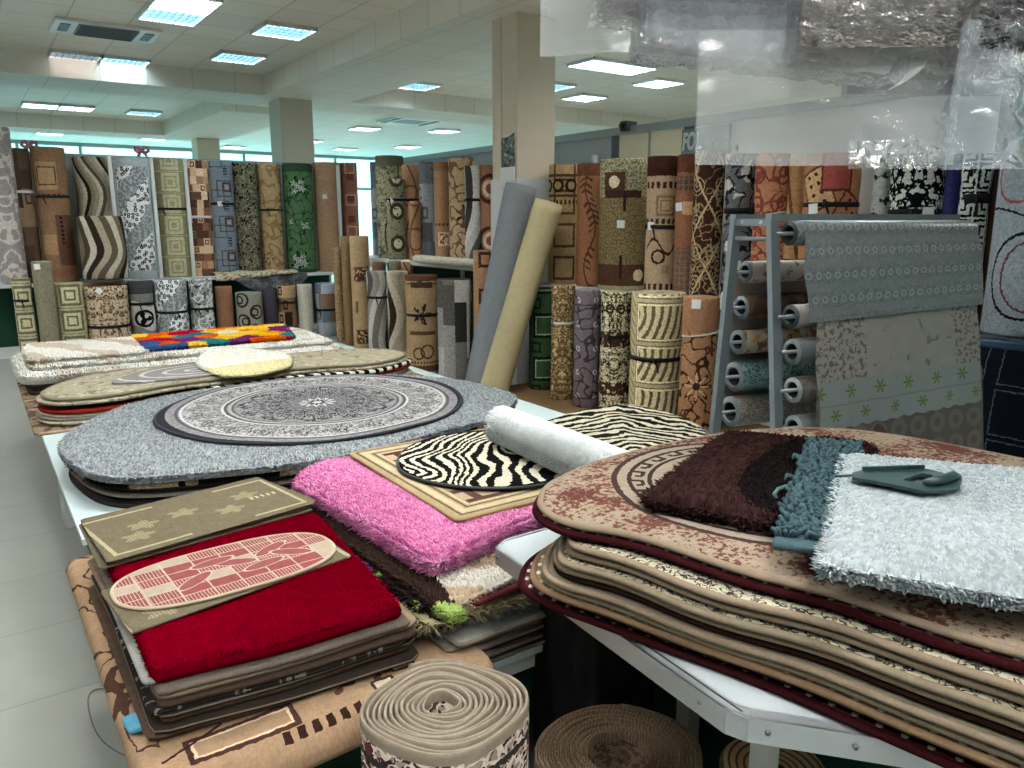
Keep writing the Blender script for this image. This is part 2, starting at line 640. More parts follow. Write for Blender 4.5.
# distant lights; the last positions are put in to lift the far ceiling
for (u, v) in [(58, 133), (155, 138), (445, 131), (405, 146), (352, 149), (120, 146), (580, 119), (530, 140), (300, 140), (240, 146)]:
    p = onz(u, v, CEIL)
    light(p.x, p.y, m_lit, 'small distant ceiling light far beyond the wall of rolls', 'distant ceiling lights')
light(1.5, 2.7, m_lit, 'louvred ceiling light added overhead to brighten the scene', 'ceiling lights added overhead')  # added lamp, brightens the rug tables from above
light(.9, .0, m_lit2, 'louvred ceiling light added overhead to brighten the scene', 'ceiling lights added overhead')  # added lamp near the camera, lights the bag fronts
for (x, y) in [(.3, -.6), (.3, -2.7), (2.7, 4.2), (5.7, 4.6), (6.9, 3.0), (6.9, .6), (.3, 3.6), (-1.5, 2.0), (-2.7, 5.5), (-.9, -1.5), (7.5, 4.5), (9, 9), (12, 7), (-4, 9), (-4, 14), (7, 14), (-1.5, 8.2), (-2.7, 7), (-1.5, 10)]:  # more added lamps, mostly unseen, to brighten foreground, back rolls and right side
    light(x, y, m_lit2, 'louvred ceiling light added overhead to brighten the scene', 'ceiling lights added overhead')

# cassette air conditioner
q = onz(106, 29, CEIL)
ac = empty('air_conditioner', (q.x, q.y, CEIL), label='cassette air conditioner with dark grille in the ceiling', cat='air conditioner')
MB().box((-.53, -.34, -.035), (.53, .34, 0), None, .01).build('panel', m_white, ac)
g_ = MB()
g_.box((-.3, -.26, -.05), (.3, .26, -.034))
g_.build('grille', plain('grey grille', '#777c7c', .5), ac)
g_ = MB()
for k in range(9):
    yy = -.24 + k * .06
    g_.box((-.29, yy - .008, -.058), (.29, yy + .008, -.048))
g_.build('grille_slats', plain('grille slat', '#43484a', .5), ac)
for s_ in (-1, 1):
    MB().box((s_ * .42 - .05, -.2, -.042), (s_ * .42 + .05, .2, -.034), None, .004).build('air_outlet', m_black, ac)
q = onz(410, 120, CEIL)
ac2 = empty('air_conditioner', (q.x, q.y, CEIL), label='distant flat ceiling unit with dark slots between the columns', cat='air conditioner')
MB().box((-.55, -.55, -.04), (.55, .55, 0), None, .01).build('panel', m_white, ac2)
for a, b in ((-.45, 0), (.45, 0)):
    MB().box((a - .05, -.4, -.05), (a + .05, .4, -.038)).build('air_outlet', m_black, ac2)
MB().box((-.3, -.3, -.046), (.3, .3, -.038)).build('grille', plain('grey grille', '#777c7c', .5), ac2)

# ---------------------------------------------------------------- shelving units
def shelf_unit(name, label, x0, x1, y0, y1, z, posts, back=None, axis='x'):
    r = empty(name, ((x0 + x1) / 2, (y0 + y1) / 2, 0), label=label, cat='shelf')
    L = Vector(((x0 + x1) / 2, (y0 + y1) / 2, 0))
    MB().box(Vector((x0, y0, z - .04)) - L, Vector((x1, y1, z)) - L, None, .004).build('shelf_board', m_white, r)
    MB().box(Vector((x0, y0, .0)) - L, Vector((x1, y1, .05)) - L).build('base_board', m_white, r)
    for (px, py, h) in posts:
        MB().box(Vector((px - .02, py - .02, 0)) - L, Vector((px + .02, py + .02, h)) - L).build('post', m_white, r)
    if axis == 'x':
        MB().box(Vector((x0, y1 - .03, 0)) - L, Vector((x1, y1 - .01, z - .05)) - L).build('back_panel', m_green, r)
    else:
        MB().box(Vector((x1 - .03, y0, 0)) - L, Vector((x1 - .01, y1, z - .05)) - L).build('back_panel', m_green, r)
    return r


LY = 11.1        # line of the left wall rolls
LZ = .86
pst = []
for u in (5, 115.5, 156.5, 189.5, 340):
    p = onY(u, 220, LY - .26)
    pst.append((p.x, LY - .26, 2.36))
shelf_unit('shelf_unit', 'long white shelf carrying the upright rolls along the back wall', .1, 4.55, LY - .3, LY + .36, LZ, pst)
MZ = 1.13
shelf_unit('shelf_unit', 'white shelf carrying the rolls left of the beige column', 4.22, 4.85, 6.6, 9.95, MZ,
           [(4.8, 6.65, 2.2), (4.8, 7.9, 2.2), (4.8, 9.2, 2.2)], axis='y')
RZ = 1.01
shelf_unit('shelf_unit', 'white shelf carrying the rolls between the beige column and the metal rack', 4.42, 5.05, 2.05, 5.95, RZ,
           [(5.0, 2.15, 2.2), (5.0, 3.1, 2.2), (5.0, 5.8, 2.2)], axis='y')
# ================================================================ ROLL PATTERNS (x across, y up, metres)
FINE = .3
HUE = .508
SAT = .84
VAL = 1.5


def P(name, fn, warp=.012, wear=.55, fine=None, **k):
    """carpet: a pattern whose edges wander with the weave, with uneven pile"""
    fine = FINE if fine is None else fine

    def g(x, y):
        if warp:
            xx = x + (noi(x, y, 55, 1) - .5) * warp * 1.6; yy = y + (noi(x, y, 55, 1, z=7.0) - .5) * warp * 1.6
        else: xx, yy = x, y
        c = fn(xx, yy)
        if fine: c = mulc(c, 1.0 - near(noi(x, y, 38, 2, .6, .4), .5, .035) * fine)
        return mulc(c, noi(x, y, 28, 3, .65) * wear + (1 - wear * .5)) if wear else c
    return material('carpet ' + name, g, **dict(dict(grain=.3, gs=130.0, bump=.3, sat=SAT, val=VAL, hue=HUE), **k))


def waves(cols, per, amp, k, ph=0.0):
    return lambda x, y: pick(fr((x + sn(y * k + ph) * amp + sn(y * k * 2.1 + 1.0) * (amp * .2)) / per), cols)


def squares(base, c1, c2, p, w=.018, off=0.0):
    def f(x, y):
        ly = cell(y + off, p); d = sqd(x, ly)
        return layers(mix(noi(x, y, 14), base, c2), (d < p * .36, c2), (near(d, p * .36, w), c1), (near(d, p * .17, w * .7), c1), (abs(ly) > p * .485, c1))
    return f


def mosaic(cols, p, q=None, line=None):
    q = q or p
    def f(x, y):
        r = fl(y / q); xx = x + rnd2(r, 3.0) * p
        c = pick(rnd2(fl(xx / p), r), cols)
        c = layers(c, (rnd2(fl(xx / p) + 7.0, r) > .8, c) if False else (sqd(cell(xx, p), cell(y, q)) < -1.0, cols[0]))
        m = (rnd2(fl(xx / p) + 17.0, r) > .72) * near(sqd(cell(xx, p), cell(y, q) * (p / q)), p * .25, p * .07)
        c = mix(m, c, cols[0])
        if line: c = mix(mx(abs(cell(xx, p)) > p * .49, abs(cell(y, q)) > q * .485), c, line)
        return c
    return f


def scroll(base, line, s, w=.05, l2=None, s2=None):
    def f(x, y):
        c = mix(noi(x, y, 6, 2), base, base)
        c = mix(scr(abs(x), y, s, w), c, line)
        if l2: c = mix(scr(abs(x), y, s2 or s * 1.7, w, z=4.0), c, l2)
        return c
    return f


def blooms(base, cA, cB, cV, p, R, n=6, vine=True, s=9.0):
    """flower heads in offset rows with leaf scrolls between them"""
    def f(x, y):
        r = fl(y / p); xx = x + (rnd2(r, 1.0) - .5) * p * .9
        lx = cell(xx, p * 1.1); ly = cell(y, p)
        c = base
        if vine: c = mix(scr(x, y, s, .035), c, cV)
        wob = noi(x, y, 30, 1) * .03 - .015
        c = layers(c, (flower(lx + wob, ly, n, R, .35), cA), (flower(lx, ly + wob, n, R * .62, .4, .5), cB), (hyp(lx, ly) < R * .2, cA))
        return c
    return f


def persian(base, c1, c2, c3, s=16.0):
    def f(x, y):
        ax = abs(cell(x, .34))
        a = noi(ax, y, s, 2, .6)
        return layers(base, (near(a, .5, .05), c1), (a > .62, c2), (a < .36, c3), (near(noi(ax, y, s * 2.2, 1), .5, .03), c1))
    return f


def leopard(x, y):
    d = vor(x, y, 19, 'F1')
    e = near(d, .25, .12)
    spots = mix(e, '#cdd0d0', '#15181a')
    z = fr((x * .9 - y * .55 + noi(x, y, 5, 2) * .16) / .075)
    stripes = mix(z < .42, '#7f8688', '#24282a')
    w = noi(x * .6, y, 3.2, 1, dist=.4)
    band = fr((x * .8 - y * .62 + (w - .5) * .25) / .42)
    c = mix(band < .45, spots, mix(band < .75, stripes, mix(noi(x, y, 26, 2) > .5, '#6d7476', '#979d9e')))
    return c


def bordered(fn, h, col, line=None, d=.05, w=.008):
    """plain bands at both ends of the roll"""
    def f(x, y):
        e = mn(y, h - y)
        c = mix(e < d, fn(x, y), col)
        if line: c = mix(near(e, d, w), c, line)
        return c
    return f


def greek(x, y, p):
    lx = cell(x, p); ly = cell(y, p)
    d = sqd(lx, ly)
    m = mx(near(d, p * .42, p * .045), near(d, p * .2, p * .045))
    cut = (abs(lx - p * .3) < p * .06) * (ly > 0.0) * (ly < p * .36)
    return mx(m * inv((abs(ly) < p * .08) * (lx > p * .25)), cut)


def capmat(name, a, b):
    def f(x, y):
        r = hyp(x, y)
        m = fr(r / .017 + at2(y, x) / (2 * PI)) < .32
        return mix(m, a, b)
    return material('roll end ' + name, f, .95, .25, 200, .2, coord='OBJ')


CAPS = {'tan': capmat('tan', '#b99b78', '#5d4a36'), 'grey': capmat('grey', '#9ea1a0', '#4b4e4e'), 'cream': capmat('cream', '#c9c0a2', '#7a7158'),
        'brown': capmat('brown', '#7d5538', '#3d281b'), 'dark': capmat('dark', '#55504c', '#222020')}
m_strap = plain('black strap', '#0c0c0d', .6, .3)
m_string = plain('white string', '#d8dad8', .6, .3)


def roll(base, R, h, mat, cap, label, group=None, name='carpet_roll', tilt=(0, 0), straps=(), tags=(), seam=None, ell=1.0, n=44, phase=None, wob=.012):
    """upright rolled carpet standing at base (x, y, z); x = 0 of the pattern faces the camera"""
    base = Vector(base)
    face = math.atan2(-base.y, -base.x)
    ph = random.uniform(0, 6) if phase is None else phase
    ths = seam if seam is not None else random.choice((-1.15, 1.0, 2.3, -2.2, 1.25, -.95))
    tk = .014
    zs = [0, .012]
    nz = max(6, int(h / .09))
    zs += [.012 + (h - .024) * k / nz for k in range(1, nz)]
    zs += [h - .012, h]
    pinch = [s[0] for s in straps]

    def rad(th, z):
        f = 1 + wob * math.sin(3 * th + ph) + wob * .6 * math.sin(z * 6 + ph * 2) + wob * .5 * math.sin(2 * th + z * 3)
        r = R * f
        for p in pinch: r -= .012 * math.exp(-((z - p) / .05) ** 2)
        return r

    t0 = ths - 2 * PI if ths > 0 else ths
    vs = []; fs = []; uv = []; mi = []
    N = n + 1
    for j, z in enumerate(zs):
        ins = .008 if j in (0, len(zs) - 1) else 0
        for i in range(N):
            a = i / n
            th = t0 + 2 * PI * a
            r = rad(th, z) - tk * (a if ths <= 0 else 1 - a) - ins
            e = 1.0
            lx = r * math.cos(th + face); ly = r * math.sin(th + face)
            if ell != 1.0:
                # widen across the view
                ux, uy = -math.sin(face), math.cos(face)
                k = lx * ux + ly * uy
                lx += ux * k * (ell - 1); ly += uy * k * (ell - 1)
            vs.append((lx, ly, z))
            uv.append((th * R * ell, z))
    J = len(zs)
    for j in range(J - 1):
        for i in range(n):
            fs.append((j * N + i, j * N + i + 1, (j + 1) * N + i + 1, (j + 1) * N + i)); mi.append(0)
        fs.append((j * N + n, j * N, (j + 1) * N, (j + 1) * N + n)); mi.append(1)
    # top end: rings in to the core hole
    prev = [(J - 1) * N + i for i in range(n)]
    for (k, dz) in ((.97, .0), (.55, -.004), (.2, 0), (.17, -.006), (.16, -.12)):
        idx = []
        for i in range(n):
            b = vs[(J - 1) * N + i]
            idx.append(len(vs)); vs.append((b[0] * k, b[1] * k, h + dz)); uv.append((b[0] * k, b[1] * k))
        for i in range(n):
            fs.append((prev[i], prev[(i + 1) % n], idx[(i + 1) % n], idx[i])); mi.append(1)
        prev = idx
    fs.append(tuple(prev)); mi.append(1)
    fs.append(tuple(range(n - 1, -1, -1))); mi.append(1)
    parts = bool(straps or tags)
    rot = (tilt[0], tilt[1], 0)
    if parts:
        root = empty(name, base, rot, label, 'carpet roll', group)
        mesh('rolled_carpet', vs, fs, [mat, CAPS[cap]], root, uv, mi)
    else:
        root = mesh(name, vs, fs, [mat, CAPS[cap]], None, uv, mi, loc=base)
        root.rotation_euler = rot
        tag(root, label, 'carpet roll', group)
    ux, uy = -math.sin(face), math.cos(face)

    def pt(th, r, z):
        lx = r * math.cos(th + face); ly = r * math.sin(th + face)
        k = lx * ux + ly * uy
        return Vector((lx + ux * k * (ell - 1), ly + uy * k * (ell - 1), z))

    for s in straps:
        z = s[0]; hw = s[1] if len(s) > 1 else .017; sm = s[2] if len(s) > 2 else m_strap
        sl = s[3] if len(s) > 3 else .0
        sv = []; sf = []
        K = 40
        for i in range(K):
            th = 2 * PI * i / K
            zz = z + sl * math.sin(th)
            r0 = rad(th, zz) - .004
            for (dr, dz) in ((0, -hw), (.010, -hw * .8), (.010, hw * .8), (0, hw)):
                sv.append(pt(th, r0 + dr, zz + dz))
        for i in range(K):
            for q in range(4):
                sf.append((i * 4 + q, i * 4 + (q + 1) % 4, ((i + 1) % K) * 4 + (q + 1) % 4, ((i + 1) % K) * 4 + q))
        so = mesh('strap', sv, sf, sm, root)
        if sm is m_strap:
            kb = MB()
            kt = random.uniform(-.7, .7); zz = z + sl * math.sin(kt); r0 = rad(kt, zz) + .012
            kb.tube([pt(kt - .1, r0, zz + .01), pt(kt, r0 + .012, zz), pt(kt + .1, r0, zz + .012)], [.01, .017, .01], 8)
            kb.tube([pt(kt, r0 + .006, zz), pt(kt + .1, r0 + .006, zz - .05), pt(kt + .14, r0, zz - .09)], [.009, .007, .005], 6)
            kb.build('knot', sm, so)
    for (th, z, rt) in tags:
        r0 = rad(th, z) + .006
        p = pt(th, r0, z)
        nrm = (pt(th, r0 + .1, z) - p).normalized()
        M = axisM(p, nrm)
        M = M @ Matrix.Rotation(rt, 4, 'Z')
        MB().box((-.032, -.032, 0), (.032, .032, .004), M).build('price_tag', m_tag, root)
    return root


def wall_roll(uL, uR, vT, vB, plane, c, mat, cap, label, z0=None, grow=1.0, tagpx=None, strapv=None, strapkw=None, **k):
    """a roll whose axis stands on the line X=c or Y=c, sized from where its sides are seen"""
    on = onX if plane == 'X' else onY
    um = (uL + uR) / 2; vm = (vT + vB) / 2
    p = on(um, vm, c)
    zc = (p.x * FX + p.y * FY) * math.cos(PITCH) - (p.z - EYE) * math.sin(PITCH)
    R = (uR - uL) / F * zc * math.cos(math.atan((um - 512) / F)) / 2 * grow
    zb = on(um, vB, c).z if z0 is None else z0
    zt = on(um, vT, c).z
    h = zt - zb
    strs = []
    for sv in (strapv or ()):
        z = on(um, sv, c).z - zb
        strs.append((z,) + tuple(strapkw or ()))
    tgs = []
    if tagpx:
        tu, tv = tagpx
        s = max(-.9, min(.9, (tu - um) / ((uR - uL) / 2)))
        tgs.append((math.asin(s), on(um, tv, c).z - zb, random.choice((0, .78, .1))))
    return roll((p.x, p.y, zb), R, h, mat, cap, label, straps=strs, tags=tgs, **k)


# ---------------------------------------------------------------- patterns, one per kind of carpet
m_mauve = P('pale mauve scrolls', scroll('#8d8380', '#b7adaa', 5, .035))
m_patchbrown = P('brown patchwork', mosaic(['#4a342a', '#6a4e3c', '#86654c', '#5a4334', '#77604e', '#3d2c25'], .16, .22))


def f(x, y):
    c = mix(noi(x, y, 4, 2), '#8a5f41', '#6e4a34')
    for (cx, cy, hw, hh, k) in ((-.05, 1.25, .12, .16, '#a0764f'), (.1, .5, .1, .3, '#5c3a2b'), (-.1, .45, .09, .12, '#9a6b48'), (0, .12, .15, .05, '#7d4a34')):
        c = mix(box(x, y, cx, cy, hw, hh), c, k)
    c = mix((abs(x - .06) < .016) * (fr(y / .05) < .6) * (abs(y - .62) < .16), c, '#2a1a14')
    c = mix((abs(y - 1.02) < .02) * (fr(x / .06) < .55), c, '#3a2419')
    return mix(near(sqd(x + .05, y - 1.25), .1, .008), c, '#5d3e2b')
m_L2 = P('brown with squares', f)
wv = ['#9a8a74', '#b3a48c', '#c9bea9', '#2f221b', '#8d7a64', '#a4927a', '#c9bea9', '#5d4a3a']
m_L3 = P('beige brown waves', waves(wv, .36, .12, 4.2, .6), val=1.0)
m_L3b = P('cream brown waves', waves(['#6b5644', '#cfc3ae', '#7a6450', '#2d1f18', '#cfc3ae', '#8a745d', '#5d4a3a', '#d9cebb', '#3a2a21', '#b8a78e'], .8, .09, 6.5, 2.0), val=1.0)


def f(x, y):
    e = mx(abs(x) - .2, abs(y - .75) - .64)
    return mix(e > 0.0, leopard(x, y), '#9aa3a6')
m_leo = P('grey leopard', f)
m_leo2 = P('grey leopard low', leopard)
m_oliv = P('olive squares', squares('#6f6a50', '#aaa27c', '#8a8462', .27))
m_oliv2 = P('pale olive squares', squares('#8d8668', '#5f593f', '#b0a884', .3, .015))
m_L6 = P('terracotta mosaic', mosaic(['#4a2c22', '#9a6242', '#c39a76', '#7d4632', '#b07f58', '#d0b08c', '#6a3a2a'], .085, .1))


def f(x, y):
    lx = x - .06; ly = cell(y, .46)
    return layers(mix(noi(x, y, 7), '#74808a', '#66717a'), (near(sqd(lx, ly), .1, .007), '#39414a'), (near(sqd(lx - .03, ly - .02), .05, .014), '#4a3434'),
                  (near(sqd(lx + .1, ly + .1), .08, .006), '#3e464e'), (sqd(lx - .03, ly - .02) < .028, '#93868a'), ((abs(x - .08) < .03) * (abs(cell(y + .23, .46)) < .07) * (fr(y / .035) < .6), '#2b2f36'))
m_L7 = P('grey blue squares', f)
m_L8 = P('olive dark floral', lambda x, y: layers(mix(noi(x, y, 18, 3), '#48432f', '#6d654e'), (noi(x, y, 9, 3, .65) > .52, '#1f1d18'), (near(noi(x, y, 16, 2, z=2), .5, .03), '#857e64')))
m_L9 = P('tan floral', blooms('#a58154', '#6d4a2c', '#b99869', '#866239', .42, .1, 5, True, 5))


def f(x, y):
    lx = x + sn(y * 5.0) * .05; ly = cell(y - .13, .55)
    wob = noi(x, y, 28, 2) * .05 - .025
    c = mix(noi(x, y, 8), '#3f6a33', '#4d7a3d')
    c = mix(scr(x, y, 6, .02), c, '#24451d')
    for (cx, cy, k) in ((.0, 1.2, 1.0), (.07, .66, .6), (-.03, .17, 1.05), (-.13, .72, .4)):
        c = mix(flower(x - cx + wob, y - cy, 7, .15 * k, .3) * (noi(x, y, 40, 1) > .42), c, '#1d2a1c')
        for (dx, dy, rr) in ((0, 0, .07), (-.06, .04, .055), (.06, -.035, .06), (.05, .06, .045), (-.05, -.06, .05)):
            c = mix(flower(x - cx - dx * k, y - cy - dy * k + wob, 5, rr * k, .3, dx * 9) * (noi(x, y, 70, 1) > .44), c, '#aeb8a8')
    e = mn(y, 1.45 - y)
    return mix(e < .05, c, '#2f4a2c')
m_L10 = P('green white flowers', f, sat=.72, val=1.35)
m_L11 = P('plain tan', lambda x, y: mix(noi(x, y, 3.5, 3), '#96694a', '#a87a58'))
m_L12 = P('brick red squares', lambda x, y: layers(mix(noi(x, y, 4), '#8c4d38', '#7a4130'), (sqd(x - .02, cell(y, .3)) < .05, '#6a1f22'), (near(sqd(x - .02, cell(y + .1, .45)), .07, .008), '#b98a68')))
m_plainol = P('plain olive', lambda x, y: mix(noi(x, y, 50, 2), '#746d58', '#827b64'))
m_B4 = P('brown persian', persian('#513a2c', '#b49a7c', '#2c1d17', '#7b5a42', 11))


def f(x, y):
    lx = x - .02; ly = y - .42
    c = mix(noi(x, y, 5), '#5c5c5a', '#7d7c79')
    r = hyp(lx, ly)
    return layers(c, (near(y + sn(x * 14) * .04, .45, .15), '#a9a7a2'), (near(hyp(lx, ly * 1.2), .11, .02), '#161616'), (flower(lx, ly, 3, .09, .3), '#0f0f10'), (disc(lx, ly, .02, .03, .025), '#b9b7b2'), (y > .72, '#3a3a3a'), (y < .12, '#2a2a2b'))
m_B5 = P('grey eye', f)
m_B7 = P('grey silver floral', lambda x, y: layers('#8b8c8a', (noi(x, y, 12, 3, .6) > .55, '#3d3d3c'), (near(noi(x, y, 8, 2, z=3), .5, .04), '#c2c3c0')))
m_B8 = P('plain orange tan', lambda x, y: mix(noi(x, y, 6, 2), '#8e5b38', '#7a4c30'))


def f(x, y):
    c = mix(noi(x, y, 6), '#8e8778', '#7d7668')
    for (cx, cy, s_) in ((-.09, .3, 1), (.1, .42, -1), (.06, .17, 1), (-.1, .58, -1)):
        c = mix(near(hyp(x - cx, y - cy), .085, .013), c, '#2b2927')
        c = mix(near(hyp(x - cx - .03 * s_, y - cy), .045, .011), c, '#2b2927')
    return c
m_B9 = P('grey with dark scrolls', f)
m_B9b = P('dark purple grey', lambda x, y: mix(noi(x, y, 10, 2), '#3a3640', '#4a4650'))
m_B10 = P('tan with brown blocks', mosaic(['#2d1c16', '#96704c', '#a9825b', '#7c563a', '#b08d66', '#5b3d2b'], .11, .19))
m_B11 = P('cream underlay', lambda x, y: mix(noi(x, y, 30, 2), '#b0a797', '#bcb3a3'), grain=.1)
m_B12 = P('blue grey patchwork', mosaic(['#5e6b78', '#7f8b96', '#a0a9ae', '#8a4f2c', '#56616d', '#909a9f'], .13, .2))
m_M1 = P('tan fine floral', persian('#a98760', '#86643f', '#94724b', '#b5946c', 20))
m_M2 = P('plain brown', lambda x, y: mix(noi(x, y, 9, 2), '#8c6843', '#7d5c3b'))


def f(x, y):
    c = mix(noi(x, y, 7), '#b08c60', '#a58157')
    for cy in (.95, .18):
        ly = y - cy
        c = layers(c, ((sqd(x, ly) < .085) * (noi(x, y, 24, 1) > .47), '#4c3020'), (near(sqd(x - .02, ly), .085, .006), '#6b4a30'))
    return mix((abs(x + .06) < .02) * (abs(y - .55) < .07), c, '#6f4d31')
m_M3 = P('tan with brown motifs', f)

m_U1 = P('cream olive floral', lambda x, y: layers(mix(noi(x, y, 5), '#a89f80', '#8f8767'), (noi(x, y, 6, 3, .6) > .57, '#4d4a35'), (near(x + sn(y * 4 + .5) * .1, .02, .012), '#2c2a20'), (near(noi(x, y, 14, 2, z=2), .5, .04), '#6b664c'), (y > 1.12, '#5d5840')))
m_U1b = P('olive medallion', lambda x, y: layers(mix(noi(x, y, 24, 2), '#958d70', '#7d765a'), (ring(x, cell(y, .38), .02, 0, .08, .02), '#3b3828'), (disc(x, cell(y, .38), .02, 0, .055), '#c9c3a6'), (noi(x, y, 26, 2) > .6, '#4f4b37')))
m_U2 = P('orange tan scrolls', lambda x, y: layers(mix(noi(x, y, 4), '#a46f4a', '#94623f'), (near(x + sn(y * 6) * .08, .0, .012), '#5f3420'), (near(hyp(x, cell(y, .5)), .12, .012), '#6a3c26')))
m_U3 = P('blue grey blocks', mosaic(['#565a62', '#767a80', '#90949a', '#a5a9ac', '#686c74'], .12, .22))
m_U4 = P('orange tan with square', lambda x, y: layers(mix(noi(x, y, 4), '#a87550', '#9a6946'), (sqd(x - .02, y - .26) < .075, '#d0b59a'), ((sqd(x - .02, y - .26) < .06) * (noi(x, y, 30, 1) > .5), '#7a452c'), ((abs(y - .42) < .015) * (fr(x / .05) < .6), '#5d3420'), (y > 1.0, '#8a5336')))
m_U5 = P('tan dark blossom', lambda x, y: layers(mix(noi(x, y, 4), '#a98660', '#b9966e'), (flower(x - .03, y - .52, 7, .12, .4), '#2f1f16'), (scr(x, y, 6, .03), '#6e4b30'), (y > 1.12, '#7c5536')))
m_U5b = P('grey black waves', waves(['#b3b0aa', '#5b5754', '#2a2827', '#8f8b86', '#3b3836', '#c4c1bb'], .5, .11, 4.5, 1.4))
m_U6 = P('orange with red circles', lambda x, y: layers(mix(noi(x, y, 4), '#a8653f', '#955636'), (ring(x, cell(y, .52), .05, 0, .13, .02), '#4d1d16'), (ring(x, cell(y, .52), .05, 0, .07, .018), '#c9b09a'), (disc(x, cell(y, .52), .05, 0, .045), '#8c2c22')))
m_D1 = P('grey stream waves', waves(['#6d6862', '#a39e96', '#4d4844', '#8b867f', '#bab5ac'], .42, .1, 5.2, .2))
m_D2 = P('beige stream waves', waves(['#a3937d', '#bdae98', '#8d7d68', '#2d201a', '#b2a28b', '#9a8a74'], .55, .13, 3.6, 2.6))


def f(x, y):
    c = mix(noi(x, y, 9, 2), '#a8845a', '#98744c')
    c = layers(c, ((flower(x, y - .62, 5, .12, .5) * (noi(x, y, 30, 1) > .4)), '#33201a'), (near(hyp(x + .05, y - .2), .06, .009), '#4a2d1e'), (near(hyp(x - .05, y - .22), .07, .009), '#4a2d1e'),
               ((abs(y - .42) < .02) * (abs(x) < .16), '#5b3a26'), ((abs(y - .93) < .03) * (abs(x) < .13), '#4b2d1e'), ((near(y, 1.08, .05)) * (abs(cell(x, .1)) < .02), '#5b3a26'),
               (near(hyp(x + .02, y - 1.02), .05, .01), '#4b2d1e'))
    e = mn(y, 1.04 - y)
    return layers(c, (e < .07, '#5a3423'), ((abs(e - .1) < .012) * (fr(x / .035) < .6), '#4b2d1e'))
m_D3 = P('tan with dark glyph motifs', f)
m_D4 = P('grey block patchwork', lambda x, y: mulc(pick(rnd2(fl(x / .13), fl((y + fl(x / .13) * .17) / .4)), ['#2e2c2b', '#55524f', '#8d8a86', '#a8a5a0', '#474442', '#6b6865']), noi(x, y, 40, 3) * .8 + .6))
m_D5 = P('orange tan dark squares', lambda x, y: layers(mix(noi(x, y, 4), '#a5704b', '#966340'), (near(sqd(x - .04, cell(y, .35)), .06, .014), '#3f2218')))

m_R1 = P('tan with ring border', lambda x, y: layers(mix(noi(x, y, 9, 2), '#8b6b42', '#a58452'), (near(sqd(x, cell(y, .3)), .1, .012), '#4d3520'), (ring(cell(x, .13), y - .9, 0, 0, .048, .013), '#2e1d12'), (near(y, .99, .012), '#4a301c'), (near(y, .81, .012), '#4a301c'), (near(y, .75, .02) * (fr(x / .04) < .5), '#3c2616')))
m_R2 = P('orange with leaf sprigs', lambda x, y: layers(mix(noi(x, y, 4), '#93552f', '#84492a'), ((near(x + sn(y * 9) * .05, .0, .007)), '#4f2818'), ((abs(cell(y + abs(x + sn(y * 9) * .05) * .7, .055)) < .011) * (abs(x + sn(y * 9) * .05) < .06) * (noi(x, y, 4, 1, z=3) > .45), '#4f2818'), (y > .97, '#5f3019')))


def f(x, y):
    c = mix(noi(x, y, 60, 2) > .5, '#5d4b2b', '#7a6740')
    top = y > .78
    c = mix(top, c, mix(noi(x, y, 50, 2) > .5, '#9a9272', '#67603f'))
    c = layers(c, (box(x, y, -.1, .89, .1, .09), '#4a2a1d'), (disc(x, y, -.1, .9, .05), '#c9b796'), (box(x, y, -.02, .8, .17, .03), '#3b2118'), (box(x, y, 0, .12, .3, .1), '#4a2a1d'), (disc(x, y, .14, .13, .05), '#c4b08e'),
               (box(x, y, -.02, .2, .012, .1), '#2c1811'), (near(y, .02, .02), '#8c8462'), (box(x, y, .0, .74, .012, .08), '#2c1811'))
    return c
m_R3 = P('olive centre with brown blocks', f)


def f(x, y):
    c = mix(noi(x, y, 6, 2), '#a88a6b', '#957658')
    return layers(c, (near(sqd(x - .03, y - .7), .07, .01), '#7a5a40'), (near(sqd(x - .03, y - .7), .04, .006), '#7a5a40'), (y > .93, '#3f1d12'), ((near(y, .86, .025)) * (fr(x / .05) < .55), '#3f1d12'), ((near(y, .58, .02)) * (fr(x / .05) < .55), '#3f1d12'),
                  ((near(y, .06, .025)) * (fr(x / .05) < .55), '#3f1d12'), (near(y + sn(x * 26) * .06, .38, .012) * (abs(x) < .13), '#33180f'), (near(hyp(x + .02, y - .3), .05, .01), '#33180f'), (sqd(x - .05, y - .2) < .035, '#8a6a4c'))
m_R4 = P('beige with dark brown bands', f)


def f(x, y):
    c = mix(noi(x, y, 4), '#8f5130', '#7a4228')
    gr = (sqd(cell(x, .045), cell(y, .045)) < .017)
    c = layers(c, ((y < .38) * gr, '#5c5148'), ((near(y, .86, .06)) * gr, '#4e4640'), (box(x, y, .02, .68, .06, .05), '#c08a5a'), (y > .95, '#5f2f1c'))
    return c
m_R5 = P('orange with small check blocks', f)


def f(x, y):
    ax = abs(x)
    c = '#3a1f14'
    lat = near(abs(cell(x + y * .55, .26)), .0, .008)
    lat2 = near(abs(cell(x - y * .55, .26)), .0, .008)
    c = layers(c, (scr(x, y, 9, .018), '#8a7050'), (spiral(cell(x, .2), cell(y, .24), .075, .03, .3), '#9c8260'), (mx(lat, lat2), '#b0946c'), ((near(y, .28, .13)) * near(vor(x, y, 22, 'F1'), .42, .08), '#8b7250'))
    return c
m_R6 = P('dark brown scroll lattice', f)
m_R7 = P('grey with pale leaves', lambda x, y: layers(mix(noi(x, y, 4), '#4b4c50', '#6d6f73'), (noi(x, y, 5, 2, .5, .6) > .56, '#b5b4ae'), (near(noi(x, y, 9, 1, z=4), .5, .03), '#1d1e21')))
m_R8 = P('orange red scrolls', lambda x, y: layers(mix(noi(x, y, 4), '#b0683e', '#a45c36'), (spiral(cell(x + .02, .19), cell(y, .2), .085, .045, .42), '#7d1e17'), (scr(x, y, 7, .03), '#7d1e17')))
